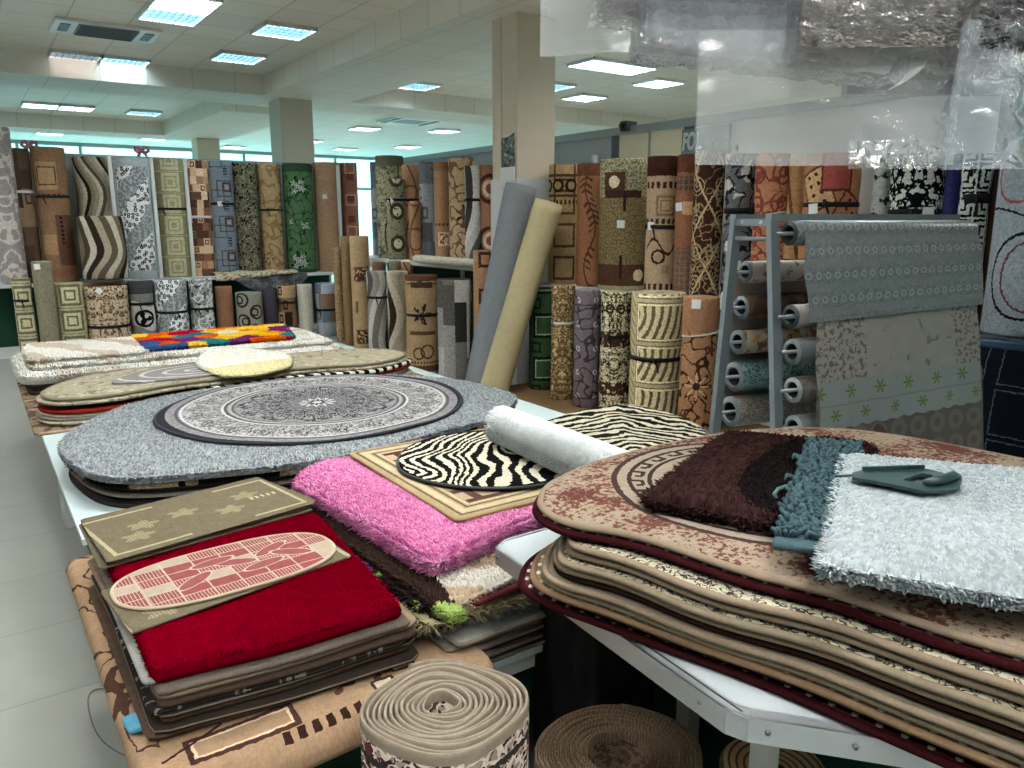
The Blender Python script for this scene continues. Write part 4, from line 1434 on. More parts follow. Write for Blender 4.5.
def rug(name, label, out, z, th, mat, rot=0.0, zf=None, binding=None, pile=None, group=None, cat='rug', org=None, bind_r=None, rings=RT):
    out = ccw(out); n = len(out)
    c = sum(out, Vector((0, 0))) / n
    og = V2(org) if org is not None else c
    ca, sa = math.cos(rot), math.sin(rot)
    zf = zf or (lambda x, y: 0.0)
    loc = Vector((c.x, c.y, z - th))

    def uvp(p):
        d = p - og
        return (d.x * ca + d.y * sa, -d.x * sa + d.y * ca)
    vs = [(0, 0, th + zf(c.x, c.y))]; uv = [uvp(c)]; fs = []
    prev = None

    def ring_(t, dz, gr=0.0):
        base = len(vs)
        src = out if gr == 0 else grow(out, gr)
        for p in src:
            q = c + (p - c) * t
            vs.append((q.x - c.x, q.y - c.y, dz + zf(q.x, q.y))); uv.append(uvp(q))
        return base
    for t in rings[1:]:
        b = ring_(t, th if t < .995 else th - .15 * th)
        for i in range(n):
            j = (i + 1) % n
            if prev is None: fs.append((0, b + i, b + j))
            else: fs.append((prev + i, b + i, b + j, prev + j))
        prev = b
    for (dz, gr) in ((th * .5, th * .18), (.0, 0.0)):
        b = ring_(1.0, dz, gr)
        for i in range(n):
            j = (i + 1) % n
            fs.append((prev + i, b + i, b + j, prev + j))
        prev = b
    for t in (.8, .4):
        b = ring_(t, 0.0)
        for i in range(n):
            j = (i + 1) % n
            fs.append((prev + i, b + i, b + j, prev + j))
        prev = b
    vs.append((0, 0, zf(c.x, c.y))); uv.append(uvp(c)); k = len(vs) - 1
    for i in range(n): fs.append((prev + i, k, prev + (i + 1) % n))
    multi = binding or pile
    if multi:
        root = empty(name, loc, label=label, cat=cat, group=group)
        fld = mesh('carpet_field', vs, fs, mat, root, uv)
    else:
        root = mesh(name, vs, fs, mat, None, uv, loc=loc)
        tag(root, label, cat, group)
    if binding:
        r = bind_r or th * .55
        bv = []; bf = []
        for i in range(n):
            p = out[i]; t = (out[(i + 1) % n] - out[i - 1]).normalized(); nr = Vector((t.y, -t.x, 0))
            zc = th * .5 + zf(p.x, p.y)
            for q in range(8):
                a = 2 * PI * q / 8
                s_ = nr * math.cos(a) * r * 1.25 + Vector((0, 0, 1)) * math.sin(a) * r
                bv.append((p.x - c.x + s_.x - nr.x * r * .4, p.y - c.y + s_.y - nr.y * r * .4, zc + s_.z))
        for i in range(n):
            for q in range(8):
                bf.append((i * 8 + q, i * 8 + (q + 1) % 8, ((i + 1) % n) * 8 + (q + 1) % 8, ((i + 1) % n) * 8 + q))
        mesh('edge_binding', bv, bf, binding, root)
    if pile:
        # pile = dict(n, L, W, mat, edge, lean, keep)
        g = np.random.default_rng(pile.get('seed', 3))
        o2 = np.array([(p.x, p.y) for p in out]); cc = np.array((c.x, c.y))
        o3 = np.roll(o2, -1, 0)
        ar = np.abs((o2 - cc)[:, 0] * (o3 - cc)[:, 1] - (o2 - cc)[:, 1] * (o3 - cc)[:, 0])
        N = pile['n']
        idx = g.choice(n, N, p=ar / ar.sum())
        u = np.sqrt(g.uniform(0, 1, N))[:, None]; w_ = g.uniform(0, 1, N)[:, None]
        pp = cc + ((o2[idx] * (1 - w_) + o3[idx] * w_) - cc) * u
        if pile.get('keep') is not None:
            kp = pile['keep'](pp[:, 0], pp[:, 1]); pp = pp[kp]; u = u[kp]; idx = idx[kp]
        zz = np.array([th + zf(x, y) for x, y in pp]) - np.where(u[:, 0] > .985, th * .3, 0)
        pos = np.column_stack([pp - cc, zz])
        nrm = np.tile(np.array([0, 0, 1.0]), (len(pos), 1))
        col = np.array([uvp(V2(p)) for p in pp])
        E_ = pile.get('edge', 0)
        if E_:
            i2 = g.integers(0, n, E_); w2 = g.uniform(0, 1, E_)[:, None]
            pe = o2[i2] * (1 - w2) + o3[i2] * w2
            tg = o3[i2] - o2[i2]; tg /= np.linalg.norm(tg, axis=1)[:, None]
            nn = np.column_stack([tg[:, 1], -tg[:, 0], g.uniform(-.5, .6, E_)])
            nn /= np.linalg.norm(nn, axis=1)[:, None]
            ze = np.array([zf(x, y) for x, y in pe]) + g.uniform(.15, 1, E_) * th
            if pile.get('keep') is not None:
                kp = pile['keep'](pe[:, 0], pe[:, 1]); pe = pe[kp]; ze = ze[kp]; nn = nn[kp]
            pos = np.vstack([pos, np.column_stack([pe - cc, ze])]); nrm = np.vstack([nrm, nn])
            col = np.vstack([col, np.array([uvp(V2(p)) for p in pe])])
        tuft_mesh('pile', root, pos, nrm, pile['L'], pile['W'], pile['mat'], pile.get('lean', .6), col, pile.get('seed', 3))
    return root


def two(name, a, b, s=40, **k):
    return P(name, lambda x, y: mix(noi(x, y, s, 2), a, b), **k)


# ---------------------------------------------------------------- display tables
def table(name, label, x0, x1, y0, y1, z, mat):
    L = Vector(((x0 + x1) / 2, (y0 + y1) / 2, 0))
    r = empty(name, L, label=label, cat='table')
    MB().box(Vector((x0, y0, z - .025)) - L, Vector((x1, y1, z)) - L, None, .004).build('tabletop', mat, r)
    MB().box(Vector((x0 + .04, y0 + .04, z - .09)) - L, Vector((x1 - .04, y1 - .04, z - .025)) - L).build('apron', m_white, r)
    for px in (x0 + .07, x1 - .07):
        for py in (y0 + .07, y1 - .07):
            MB().box(Vector((px - .02, py - .02, 0)) - L, Vector((px + .02, py + .02, z - .09)) - L).build('leg', m_white, r)
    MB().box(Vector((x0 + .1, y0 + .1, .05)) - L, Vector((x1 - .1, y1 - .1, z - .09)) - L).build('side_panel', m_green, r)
    return r


m_top = plain('pale blue laminate', '#bccdcf', .35, .5, grain=.05, gs=9)
table('display_table', 'low table under the tan carpet and the red rugs', .24, 1.55, 1.58, 2.95, .43, m_top)
table('display_table', 'low table with pale blue top under the round grey rug', .22, 2.75, 2.96, 4.6, .50, m_top)
table('display_table', 'low table at the back carrying the beige and patchwork rug stacks', .22, 2.75, 4.62, 6.75, .49, m_top)
table('display_table', 'low table under the zebra rug beside the pink rug', 1.58, 2.95, 1.75, 2.94, .50, m_top)

# brown carpet spread on the front table, rounded at its front edge
def brown(x, y):
    c = mix(noi(x, y, 6, 3), '#a9845c', '#9a764f')
    # frame, small squares, leaf marks, small framed tiles
    c = layers(c, (near(mx(abs(x + .17) - .09, abs(y + .56) - .012) , .024, .006), '#4b271d'), (near(mx(abs(x + .17) - .09, abs(y + .56) - .012), .014, .003), '#d6b990'),
               ((abs(y + .618) < .013) * (abs(x - .0) < .1) * (fr((x + .0) / .034) < .55), '#33190f'),
               (flower(cell(x - .02, .1), y + .535, 3, .035, .5, .5) * (x > .03) * (x < .23), '#5d2e20'),
               (near(sqd(x - .16, y + .59), .026, .004), '#40251a'), (sqd(x - .16, y + .59) < .022, '#cbb394'),
               (near(sqd(x - .23, y + .52), .03, .004), '#40251a'), (sqd(x - .23, y + .52) < .026, '#c5aa88'),
               ((x < -.33) * (near(noi(x * 2.0, y, 6, 1, .5, .6), .52, .028)), '#4d2e20'),
               (near(y + .55 - x * .5, .15, .004) * (x < -.2) * (x > -.34), '#3a1f16'))
    return c


def zfb(x, y):
    return -.03 * max(0, (1.57 - y) / .08) ** 2 + .006 * math.sin(x * 9 + y * 5)
rug('carpet', 'tan carpet with brown frames and squares spread under the red rug pile', quad([(.16, 2.82), (.17, 1.495), (1.0, 1.49), (1.0, 2.85)], .05, 200), .50, .062, P('brown frames', brown, warp=.005), 0, zfb, org=(.55, 2.14))

m_brnfl = P('brown floral cover', lambda x, y: layers(mix(noi(x, y, 6, 3), '#8b7458', '#78634a'), (scr(x, y, 7, .05), '#57432f'), (near(fr(y / .3), .5, .03), '#a8906f')))
rug('carpet', 'brown floral carpet covering the back table at the aisle corner', quad([(.2, 6.72), (.19, 4.63), (2.6, 4.64), (2.6, 6.72)], .03), .512, .022, m_brnfl)

# ---------------------------------------------------------------- round grey rug and the stack under it
gray_out = smooth_closed([(.27, 3.9), (.26, 3.5), (.38, 3.19), (.72, 3.02), (1.1, 2.97), (1.5, 3.0), (2.0, 3.13), (2.38, 3.38), (2.46, 3.75), (2.32, 4.2), (1.9, 4.52), (1.36, 4.62), (.9, 4.58), (.55, 4.42)], 220)
STK = 'stack under the round grey rug'
dk = [two('black brown', '#2a2423', '#3a3230'), two('charcoal', '#232427', '#34363a'), two('dark plum', '#3b3033', '#2a2326'), two('taupe edge', '#6b6259', '#7a7066'), two('dark olive brown', '#3b352b', '#2c2820')]
zsag = lambda x, y: .006 * math.sin(x * 7 + y * 3) * min(1, max(0, math.hypot(x - 1.35, y - 3.85) - .6)) * 2
for k, (zz, th, m, gr) in enumerate([(.516, .015, dk[0], -.02), (.53, .013, dk[2], -.035), (.544, .013, dk[1], -.05), (.557, .012, dk[3], -.02), (.57, .012, dk[0], -.045), (.583, .012, dk[4], -.03)]):
    rug('rug', 'thin dark round rug in the stack under the round grey rug', turn(grow(gray_out, gr), random.uniform(-.02, .02)), zz, th - .001, m, 0, zsag, group=STK)
m_patch = P('black white tan patches', lambda x, y: pick(noi(x, y, 3.5, 2, .5, .4), ['#15120f', '#1a1613', '#c9c6c0', '#17130f', '#a08868', '#16120f', '#bdbab3']))
rug('rug', 'shaggy black and white patched round rug just under the round grey rug', grow(gray_out, -.012), .607, .022, m_patch, 0, zsag, pile=dict(n=10, L=.012, W=.004, mat=m_patch, edge=5200, seed=5))
m_gpile = P('grey shag', lambda x, y: mix(rnd2(fl(x * 160), fl(y * 160)), '#686f73', '#abb1b4'), grain=.2, sat=1, val=1, warp=0)
m_gbase = two('grey shag ground', '#7f8588', '#989ea1', 120)
rug('rug', 'large round silver grey shag rug topped by the round persian rug', gray_out, .638, .028, m_gbase, 0, zsag, pile=dict(n=70000, L=.010, W=.0042, mat=m_gpile, edge=9000, lean=.9, seed=2))


def pers(x, y):
    r = hyp(x, y); a = at2(y, x)
    q = abs(fr(a / (2 * PI) * 16) - .5) * .39
    ny = noi(q, r, 20, 2, .6)
    base = '#8f8d8f'
    c = mix(noi(x, y, 40, 2) > .52, base, '#7c7a7d')
    band = near(r, .575, .095)
    c = mix(band * near(noi(fr(a / (2 * PI) * 22) * .3, r, 16, 2), .5, .035), c, '#bdbcb9')
    c = mix(band * near(noi(fr(a / (2 * PI) * 22) * .3, r, 18, 2, z=3), .46, .03), c, '#3c3d43')
    for (rr, w_, k) in ((.685, .008, '#55565c'), (.665, .006, '#c6c5c2'), (.47, .006, '#c6c5c2'), (.455, .006, '#4c4c52'), (.435, .006, '#a9a7a6'), (.42, .005, '#56555a')):
        c = mix(near(r, rr, w_), c, k)
    star = r < (cs(a * 12.0) * .02 + .385)
    c = mix(star, c, mix(near(ny, .5, .035), '#36373e', '#a3a2a3'))
    star2 = r < (cs(a * 12.0) * .018 + .15)
    c = mix(star2, c, mix(near(noi(q, r, 30, 2), .5, .05), '#8c8b8d', '#2e2f36'))
    c = layers(c, (flower(x, y, 12, .1, .2), '#c3c2bf'), (flower(x, y, 12, .07, .25), '#3a3b42'), (r < .025, '#c3c2bf'))
    return mix(r > .735, c, '#2b2d37')
rug('rug', 'round grey and navy persian rug with central medallion on the grey shag rug', oval((1.43, 3.84), .78, .73, .1, 200, .008), .662, .014, P('round persian', pers, grain=.2, warp=.006, val=.78), .1, lambda x, y: zsag(x, y) + .003 * math.sin(9 * x) * math.cos(8 * y), binding=plain('navy binding', '#20222b', .9))

# ---------------------------------------------------------------- beige oval stack behind
ob = smooth_closed([(.25, 5.0), (.3, 4.72), (.55, 4.68), (1.0, 4.76), (1.6, 4.82), (2.25, 4.75), (2.55, 4.98), (2.4, 5.32), (1.7, 5.48), (1.0, 5.46), (.5, 5.35)], 200)
zb2 = lambda x, y: .008 * math.sin(x * 8 + y * 4) * min(1.0, max(0, (.7 - abs(y - 5.1)) * -2 + 1.2))
m_bei = P('beige oval scrolls', lambda x, y: layers(mix(noi(x, y, 12, 2), '#948b72', '#a59c82'), (scr(x, y, 5, .014), '#7a725d'), (scr(x, y, 11, .02), '#b3aa90')))
m_red = two('brick red edge', '#6f1d14', '#80251a', sat=1, val=.9)
m_zeb0 = P('zebra low', lambda x, y: mix(fr((x + noi(x, y, 5, 1) * .12) / .075) < .5, '#d6d2c4', '#111111'))
for (zz, th, m, gr, lab) in [(.535, .018, m_bei, .02, 'lowest beige oval rug of the back beige stack'), (.553, .016, two('taupe oval', '#7b7166', '#8a8074'), .01, 'taupe oval rug near the bottom of the back beige stack'),
                             (.571, .016, two('cream oval edge', '#b9ae94', '#a89d84'), .0, 'cream oval rug below the red one in the back stack'), (.596, .022, m_red, .01, 'brick red oval rug showing its edge in the back beige stack'),
                             (.618, .019, m_zeb0, .02, 'ZEB'), (.64, .019, m_bei, -.0, 'beige scroll oval rug second from top in the back stack')]:
    if lab == 'ZEB':
        rug('rug', 'zebra striped rug showing its edge in the back beige stack', smooth_closed([(1.15, 4.75), (1.6, 4.785), (2.2, 4.72), (2.57, 4.96), (2.4, 5.3), (1.6, 5.4), (1.1, 5.1)], 140), zz, th, m, .1, zb2)
        continue
    rug('rug', lab, shift(grow(ob, gr), random.uniform(-.01, .01), random.uniform(-.01, .01)), zz, th, m, .1, zb2)
rug('rug', 'top beige oval rug with dark scroll lines in the back stack', grow(ob, -.02), .662, .018, m_bei, -.1, zb2, binding=plain('beige binding dark', '#7d745e', .9))
rug('rug', 'grey oval rug with pale rings on the beige stack', smooth_closed([(.62, 4.98), (.9, 4.86), (1.3, 4.9), (1.62, 5.05), (1.4, 5.3), (.95, 5.32)], 120), .676, .012, P('grey rings', lambda x, y: layers(mix(noi(x, y, 8), '#7f7b7a', '#918d8b'), (near(fr(hyp(x, y * 1.7) / .13), .5, .1), '#c2bfbb'))), .1, zb2)
m_fleece = P('fleece', lambda x, y: mix(y + (noi(x, y, 9) - .5) * .1 < -.17, mix(noi(x, y, 6), '#dcdcd2', '#e6e6de'), '#d8d2a4'), grain=.2, sat=1, val=1)
fl_out = grow(ccw(smooth_closed([onz(190, 362, .7).xy, onz(205, 350, .7).xy, onz(250, 347, .7).xy, onz(290, 352, .7).xy, onz(296, 364, .7).xy, onz(255, 373, .7).xy, onz(215, 374, .7).xy], 120)), -.045)
rug('rug', 'small white sheepskin with yellowish edge on the beige stack', fl_out, .690, .014, m_fleece, .1, zb2, pile=dict(n=8000, L=.012, W=.006, mat=m_fleece, edge=1500, seed=8))

# ---------------------------------------------------------------- white shag and patchwork stack at the back
bo = quad([(.2, 6.66), (.2, 5.62), (2.3, 5.55), (2.36, 6.62)], .12)
wht = P('off white shag', lambda x, y: mix(noi(x, y, 5, 2) > .56, '#e4e3dc', '#cfc8bc'), grain=.2, sat=1, val=1)
for (zz, th, m, gr, lab) in [(.535, .02, two('brown shag low', '#4c3a2e', '#382a21'), -.03, 'dark brown rug at the bottom of the back shag stack'), (.556, .018, two('umber', '#5b4432', '#4a3728'), -.05, 'umber rug in the back shag stack'),
                             (.58, .02, two('dark taupe', '#5d544b', '#4d453d'), -.04, 'dark taupe rug in the back shag stack')]:
    rug('rug', lab, grow(bo, gr), zz, th, m)
rug('rug', 'thick white and beige shag rug with rounded edge under the patchwork rug', bo, .64, .055, wht, 0, None, pile=dict(n=14000, L=.018, W=.007, mat=wht, edge=7000, seed=11))
rug('rug', 'second white shag rug lying on the thick one at the back', quad([(.27, 6.6), (.26, 5.72), (2.28, 5.68), (2.3, 6.58)], .1), .68, .03, wht, 1.0, None, pile=dict(n=14000, L=.016, W=.007, mat=wht, edge=4000, seed=12))
wl = [onz(33, 343, .72).xy, onz(30, 356, .72).xy, onz(132, 352, .72).xy, onz(118, 338, .72).xy]
m_wl = P('white beige waves shag', lambda x, y: mix(fr((x + y * .5 + noi(x, y, 3, 1) * .3) / .38) < .35, '#e6e4dc', '#cbbfae'), grain=.2, sat=1, val=1)
rug('rug', 'white shag rug with beige waves at the aisle end of the back stack', quad([(.28, 6.55), (.26, 5.8), (.95, 5.74), (.98, 6.5)], .06), .714, .03, m_wl, 0, None, pile=dict(n=9000, L=.018, W=.007, mat=m_wl, edge=2600, seed=14))


def cells(x, y):
    c = pick(vor(x, y * .9, 6.6, 'F1', 'Color', .8), ['#d9752a', '#e2b23c', '#7d2b66', '#b32340', '#2d7c82', '#d8632a', '#e8c65a', '#6d3270', '#3d5d8a', '#d9d3c0', '#d98c2e'])
    return c
m_cell = P('patchwork shag', cells, grain=.3, sat=1.05, val=1)
rug('rug', 'bright multicoloured patchwork shag rug on the back stack', quad([(.98, 6.62), (.94, 5.86), (2.02, 5.84), (2.2, 6.6)], .04), .716, .028, m_cell, 0, None, pile=dict(n=15000, L=.016, W=.007, mat=m_cell, edge=3000, seed=15))

# ---------------------------------------------------------------- red rug pile on the tan carpet
RG = 'rugs stacked under the red rug'
rb = [(.215, 2.5), (.225, 1.645), (.80, 1.60), (.86, 2.45)]
lw = [(.516, two('brown underlay', '#4e3b2f', '#5e4938'), .015), (.531, two('black mat', '#2c231d', '#382d26'), .02), (.546, two('brown mat', '#54402f', '#423124'), .0), (.56, two('dark slate mat', '#33302e', '#403c3a'), .012),
      (.575, P('dark with white marks', lambda x, y: mix(noi(x, y, 30, 2) > .58, '#2c2725', '#7f7a75')), .004), (.59, two('umber mat', '#3d2e25', '#4a382d'), .01), (.605, two('tan mat', '#8d7558', '#7b6449'), .018), (.618, two('taupe mat', '#6e6156', '#5d5148'), .002)]
labs = ['brown mat at the bottom of the pile under the red rug', 'black mat second from the bottom under the red rug', 'brown mat between two black mats under the red rug', 'slate mat with pale edge under the red rug',
        'dark mat with white marks under the red rug', 'umber mat under the tan mat of the red pile', 'tan mat with wavy edge under the red rug', 'taupe mat directly under the red rug']
zr = lambda x, y: .004 * math.sin(x * 12 + y * 3)
m_pale = plain('taupe binding', '#75695c', .9, .05)
for (zz, m, gr), lab in zip(lw, labs):
    o_ = turn(shift(quad(rb, .01), random.uniform(-.016, .016), random.uniform(-.012, .014)), random.uniform(-.04, .04))
    rug('mat', lab, grow(o_, gr), zz, .0125, m, 0, zr, binding=m_pale if zz in (.531, .56, .605) else None, cat='mat', bind_r=.003)
m_redp = P('crimson plush', lambda x, y: mix(noi(x, y, 7, 3, .6), '#7c0018', '#980522'), grain=.25, gs=400, sat=1.1, val=.7, spec=.0, warp=0)
rug('rug', 'crimson plush rug on top of the front pile', quad([(.235, 2.42), (.225, 1.66), (.79, 1.615), (.85, 2.36)], .02), .658, .036, m_redp, 0, zr, pile=dict(n=42000, L=.006, W=.0026, mat=m_redp, edge=4000, seed=21, lean=1.0))
m_grb = two('grey felt backing', '#9b9a95', '#8b8a85')
rug('mat', 'grey felt backed mat peeping out left of the crimson rug', quad([(.20, 2.2), (.205, 1.67), (.5, 1.66), (.5, 2.2)], .02), .629, .01, m_grb, 0, zr, cat='mat')
rug('mat', 'small bright blue mat corner under the crimson rug pile', quad([(.165, 1.76), (.172, 1.70), (.4, 1.69), (.4, 1.78)], .01), .5145, .012, two('bright blue', '#1f86a8', '#2a97b8'), cat='mat')


def oliv_mat(w, h):
    def f(x, y):
        e = mn(w - abs(x), h - abs(y))
        c = mix(noi(x, y, 90, 2), '#6d6450', '#8a8068')
        c = layers(c, (near(e, .035, .006) * ((abs(x - .02) > .1) + (abs(y) < h - .05)), '#bdb392'))
        for (cx, cy) in ((-.16, .02), (-.03, .035), (.18, .045), (.09, -.045), (-.2, -.06)):
            c = mix(flower(x - cx, (y - cy) * 1.25, 5, .05, .22) * (fr(x / .009) < .75), c, '#a59b7c')
        return mix((abs(y) < .012) * (abs(x - .22) < .05) * (fr(x / .02) < .45), c, '#cfc6a6')
    return f


mq = lambda z, *pts: [onz(u, v, z).xy for u, v in pts]
q1 = mq(.684, (80, 520), (107, 563), (316, 503), (258, 478))
m_o1 = P('olive flatweave', oliv_mat(.33, .19), grain=.3, gs=300, warp=.003, val=.66, sat=1.0)
m_o2 = two('olive back', '#6d634c', '#5b523d', 200)
for k in range(3):
    rug('mat', 'olive flatweave mat underneath the framed olive mat with pale flowers', turn(shift(quad(q1, .012), .012 * k - .01, .012 * k), -.03 + .03 * k), .669 + .0055 * k, .005, m_o2, 0, None, cat='mat', group='olive mats under the flowered olive mat')
rug('mat', 'olive flatweave mat with pale frame and flower sprigs, back one of two', quad(q1, .012), .6865, .005, m_o1, math.atan2((q1[2] - q1[1]).y, (q1[2] - q1[1]).x), None, cat='mat')
q2 = [onz(100, 592, .668).xy, onz(132, 634, .668).xy, onz(352, 556, .668).xy, onz(318, 535, .668).xy]
rug('mat', 'olive flatweave mat half covered by the red oval mat', quad(q2, .012), .6712, .006, m_o1, math.atan2((q2[2] - q2[1]).y, (q2[2] - q2[1]).x), None, cat='mat')


def redoval(x, y):
    g = mx(abs(cell(x, .075)) > .0355, abs(cell(y, .05)) > .0232)
    c = mix(noi(x, y, 70, 2), '#9d4547', '#b05a5a')
    c = mix((fr(x / .0085) < .24) * (rnd2(fl(x / .075), fl(y / .05)) > .4), c, '#d6c1ac')
    c = mix(rnd2(fl(x / .075) + 5.0, fl(y / .05)) > .82, c, '#cbb8a2')
    c = mix(g, c, '#d9c7b2')
    for (cx, cy, a) in ((-.1, -.03, .6), (.02, .02, -.4), (.13, .045, .5), (.17, -.01, -.6), (.08, -.04, .2), (-.03, .055, .1)):
        ca, sa = math.cos(a), math.sin(a)
        lx = (x - cx) * ca + (y - cy) * sa; ly = (y - cy) * ca - (x - cx) * sa
        lf = (lx * lx / .0036 + ly * ly / .00042) < 1.0
        c = mix(lf, c, '#a8595a')
        c = mix(near(lx * lx / .0036 + ly * ly / .00042, 1.0, .14), c, '#d9c7b2')
    return c
rug('mat', 'red oval mat with cream leaf and grid pattern on the olive mat', [V2((.492 + (abs(math.cos(t)) ** .72) * math.copysign(1, math.cos(t)) * .29 * math.cos(.05) - (abs(math.sin(t)) ** .8) * math.copysign(1, math.sin(t)) * .152 * math.sin(.05), 2.045 + (abs(math.cos(t)) ** .72) * math.copysign(1, math.cos(t)) * .29 * math.sin(.05) + (abs(math.sin(t)) ** .8) * math.copysign(1, math.sin(t)) * .152 * math.cos(.05))) for t in (2 * PI * (k + .5) / 140 for k in range(140))], .679, .006, P('red oval leaves', redoval, grain=.15, gs=300, warp=.002, sat=.92, val=.6), .06, None, binding=plain('cream binding', '#aa9d84', .9), cat='mat', bind_r=.0045)
o = MB().box((-.018, -.012, 0), (.018, .012, .002)).build('paper_label', m_tag, None, loc=(.745, 2.08, .6795)); o.rotation_euler = (0, 0, .5)
tag(o, 'small white paper label on the red oval mat tip', 'label')

# ---------------------------------------------------------------- pink rug pile
PG = 'rugs stacked under the pink rug'
pb = [(.84, 2.68), (.875, 1.6), (1.62, 1.62), (1.75, 2.72)]
zp = lambda x, y: .006 * math.sin(x * 9 + y * 5) - .05 * max(0, (1.03 - x) / .14) ** 2 - .02 * max(0, (1.80 - y) / .12) ** 2
m_dgrid = P('black grid mat', lambda x, y: layers(mix(noi(x, y, 40, 2), '#1c1c1e', '#2a2a2d'), (sqd(cell(x, .09), cell(y, .09)) < .012, '#b0307a'), (sqd(cell(x + .03, .09), cell(y, .12)) < .01, '#2a7a9a')))
m_lgr = P('grey bordered flatweave', lambda x, y: layers(mix(noi(x, y, 70, 2), '#8f8e88', '#7f7e78'), (near(mx(abs(x) / 1.0, abs(y) / 1.45), .3, .006), '#c9c7bf'), (near(mx(abs(x), abs(y) / 1.45), .27, .012) * (fr((x + y) / .03) < .5), '#3d3c3a'), (near(mx(abs(x), abs(y) / 1.45), .2, .008), '#c9c7bf')))
base_q = quad([(.9, 2.6), (.905, 1.575), (1.46, 1.58), (1.5, 2.6)], .02)
for k, (zz, m, dx, dy, lab) in enumerate([(.446, two('mat dark base', '#3d3b39', '#2f2d2c'), .02, .0, 'dark grey mat at the bottom of the pink rug pile'), (.462, two('grey mat low', '#767570', '#86857f'), .01, .005, 'grey mat with pale edge low in the pink rug pile'),
                                          (.478, m_dgrid, -.05, .02, 'black mat with coloured squares low in the pink rug pile'), (.494, two('grey mat mid', '#7f7d77', '#6d6b66'), .025, .0, 'grey mat just above the black square mat'),
                                          (.512, two('olive grey mat', '#8a876f', '#77745f'), .0, .01, 'olive grey mat in the pink rug pile'), (.53, m_lgr, .02, -.01, 'grey flatweave mat with bordered pattern under the pink rug')]):
    rug('mat', lab, shift(base_q, dx, dy), zz, .013, m, 0, None, binding=m_pale, cat='mat', bind_r=.006)
m_grfr = two('silver fringe', '#8f9498', '#777c80')
rug('rug', 'grey shaggy edged rug at the left foot of the pink rug pile', quad([(.80, 2.62), (.845, 1.66), (1.3, 1.6), (1.4, 2.6)], .05), .546, .014, m_grfr, pile=dict(n=10, L=.02, W=.004, mat=m_grfr, edge=2600, seed=31))
m_blk = two('black shag', '#141315', '#232124')
rug('rug', 'black rug under the khaki fringe in the pink rug pile', quad([(.815, 2.66), (.86, 1.65), (1.3, 1.62), (1.4, 2.6)], .03), .562, .014, m_blk)
m_khk = two('khaki fringe', '#a29468', '#857849')
rug('rug', 'khaki fringed rug sticking out at the left of the pink rug pile', quad([(.815, 2.66), (.865, 1.625), (1.3, 1.6), (1.4, 2.62)], .02), .578, .013, m_khk, pile=dict(n=10, L=.03, W=.004, mat=m_khk, edge=2600, seed=32))
m_mult = P('multicolour shag', lambda x, y: pick(noi(x, y, 5, 1, .5, .3), ['#20161a', '#7d1f2e', '#2c2320', '#6d2a6a', '#8fa23a', '#241b1e', '#2f7f8a', '#8e2638', '#221a1c']), grain=.3)
rug('rug', 'multicoloured dark shag rug glimpsed under the pink rug', quad([(.84, 2.66), (.89, 1.68), (1.4, 1.66), (1.5, 2.62)], .03), .6, .02, m_mult, pile=dict(n=10, L=.026, W=.005, mat=m_mult, edge=3600, seed=33))
m_rds = two('dark red plush', '#7a1022', '#5d0a18')
rug('rug', 'dark red rug with folded edge under the brown shag of the pink pile', quad([(.95, 2.6), (.985, 1.60), (1.62, 1.66), (1.65, 2.6)], .03), .616, .020, m_rds)
m_lime = two('lime shag', '#7d9a2a', '#94ad3c')
lm = rug('rug', 'lime green shag corner sticking out of the pink rug pile', quad([(.905, 1.66), (.912, 1.582), (.952, 1.578), (.96, 1.66)], .015), .606, .024, m_lime, pile=dict(n=700, L=.010, W=.0045, mat=m_lime, edge=900, seed=34))
m_brs = P('brown cream wave shag', lambda x, y: mix(x + noi(x, y, 9) * .08 < .085, pick(fr((y + x * .35 + sn(x * 7) * .05) / .5), ['#3d281d', '#a08767', '#b59c7c', '#c9c2b6', '#a88f70', '#3a261b']), '#35231a'), grain=.3)
rug('rug', 'brown and cream wavy shag rug directly under the pink rug', quad([(.85, 2.68), (.905, 1.60), (1.7, 1.72), (1.75, 2.68)], .05), .664, .046, m_brs, 0, lambda x, y: zp(x, y) * .8, org=(.9, 1.47), pile=dict(n=16000, L=.010, W=.005, mat=m_brs, edge=7000, seed=35))
m_pink = P('pink shag', lambda x, y: mix(rnd2(fl(x * 150), fl(y * 150)), '#bb5a92', '#de98be'), grain=.12, sat=1, val=1, warp=0)
m_pkb = two('pink ground', '#a8488c', '#b9589c')
rug('rug', 'bright pink shag rug under the beige bordered rug', quad([(.885, 2.68), (.945, 1.715), (1.66, 1.83), (1.74, 2.7)], .06, 200), .712, .04, m_pkb, 0, zp,
    pile=dict(n=52000, L=.015, W=.0048, mat=m_pink, edge=12000, lean=.9, seed=36, keep=lambda x, y: ~((x > 1.15) & (y > 1.92) & (y < 2.6))))


def beigeb(x, y):
    e = mn(.35 - abs(x), .41 - abs(y))
    c = mix(noi(x, y, 60, 2), '#b89f72', '#a88f63')
    c = layers(c, (near(e, .028, .004), '#6d4f30'), (near(e, .05, .012), '#cdb88a'), (near(e, .075, .004), '#6d4f30'), (near(e, .09, .004), '#d3c092'))
    inn = e > .1
    ch = (fr(x / .2) < .5)
    d = sqd(cell(x, .1), cell(y, .1))
    k = mix(d < .033, '#5d3526', '#a88660')
    k = mix((rnd2(fl(x / .1), fl(y / .1)) > .5) * (d < .033), k, '#bda27c')
    return mix(inn, c, k)
rug('rug', 'beige bordered rug with brown square field on the pink rug', quad([(1.105, 2.66), (1.095, 1.85), (1.79, 1.84), (1.8, 2.66)], .01), .741, .012, P('beige bordered', beigeb, grain=.25, warp=.003, val=.76), 0, None, org=(1.445, 2.255), cat='rug', binding=plain('tan binding', '#97815a', .9), bind_r=.006)
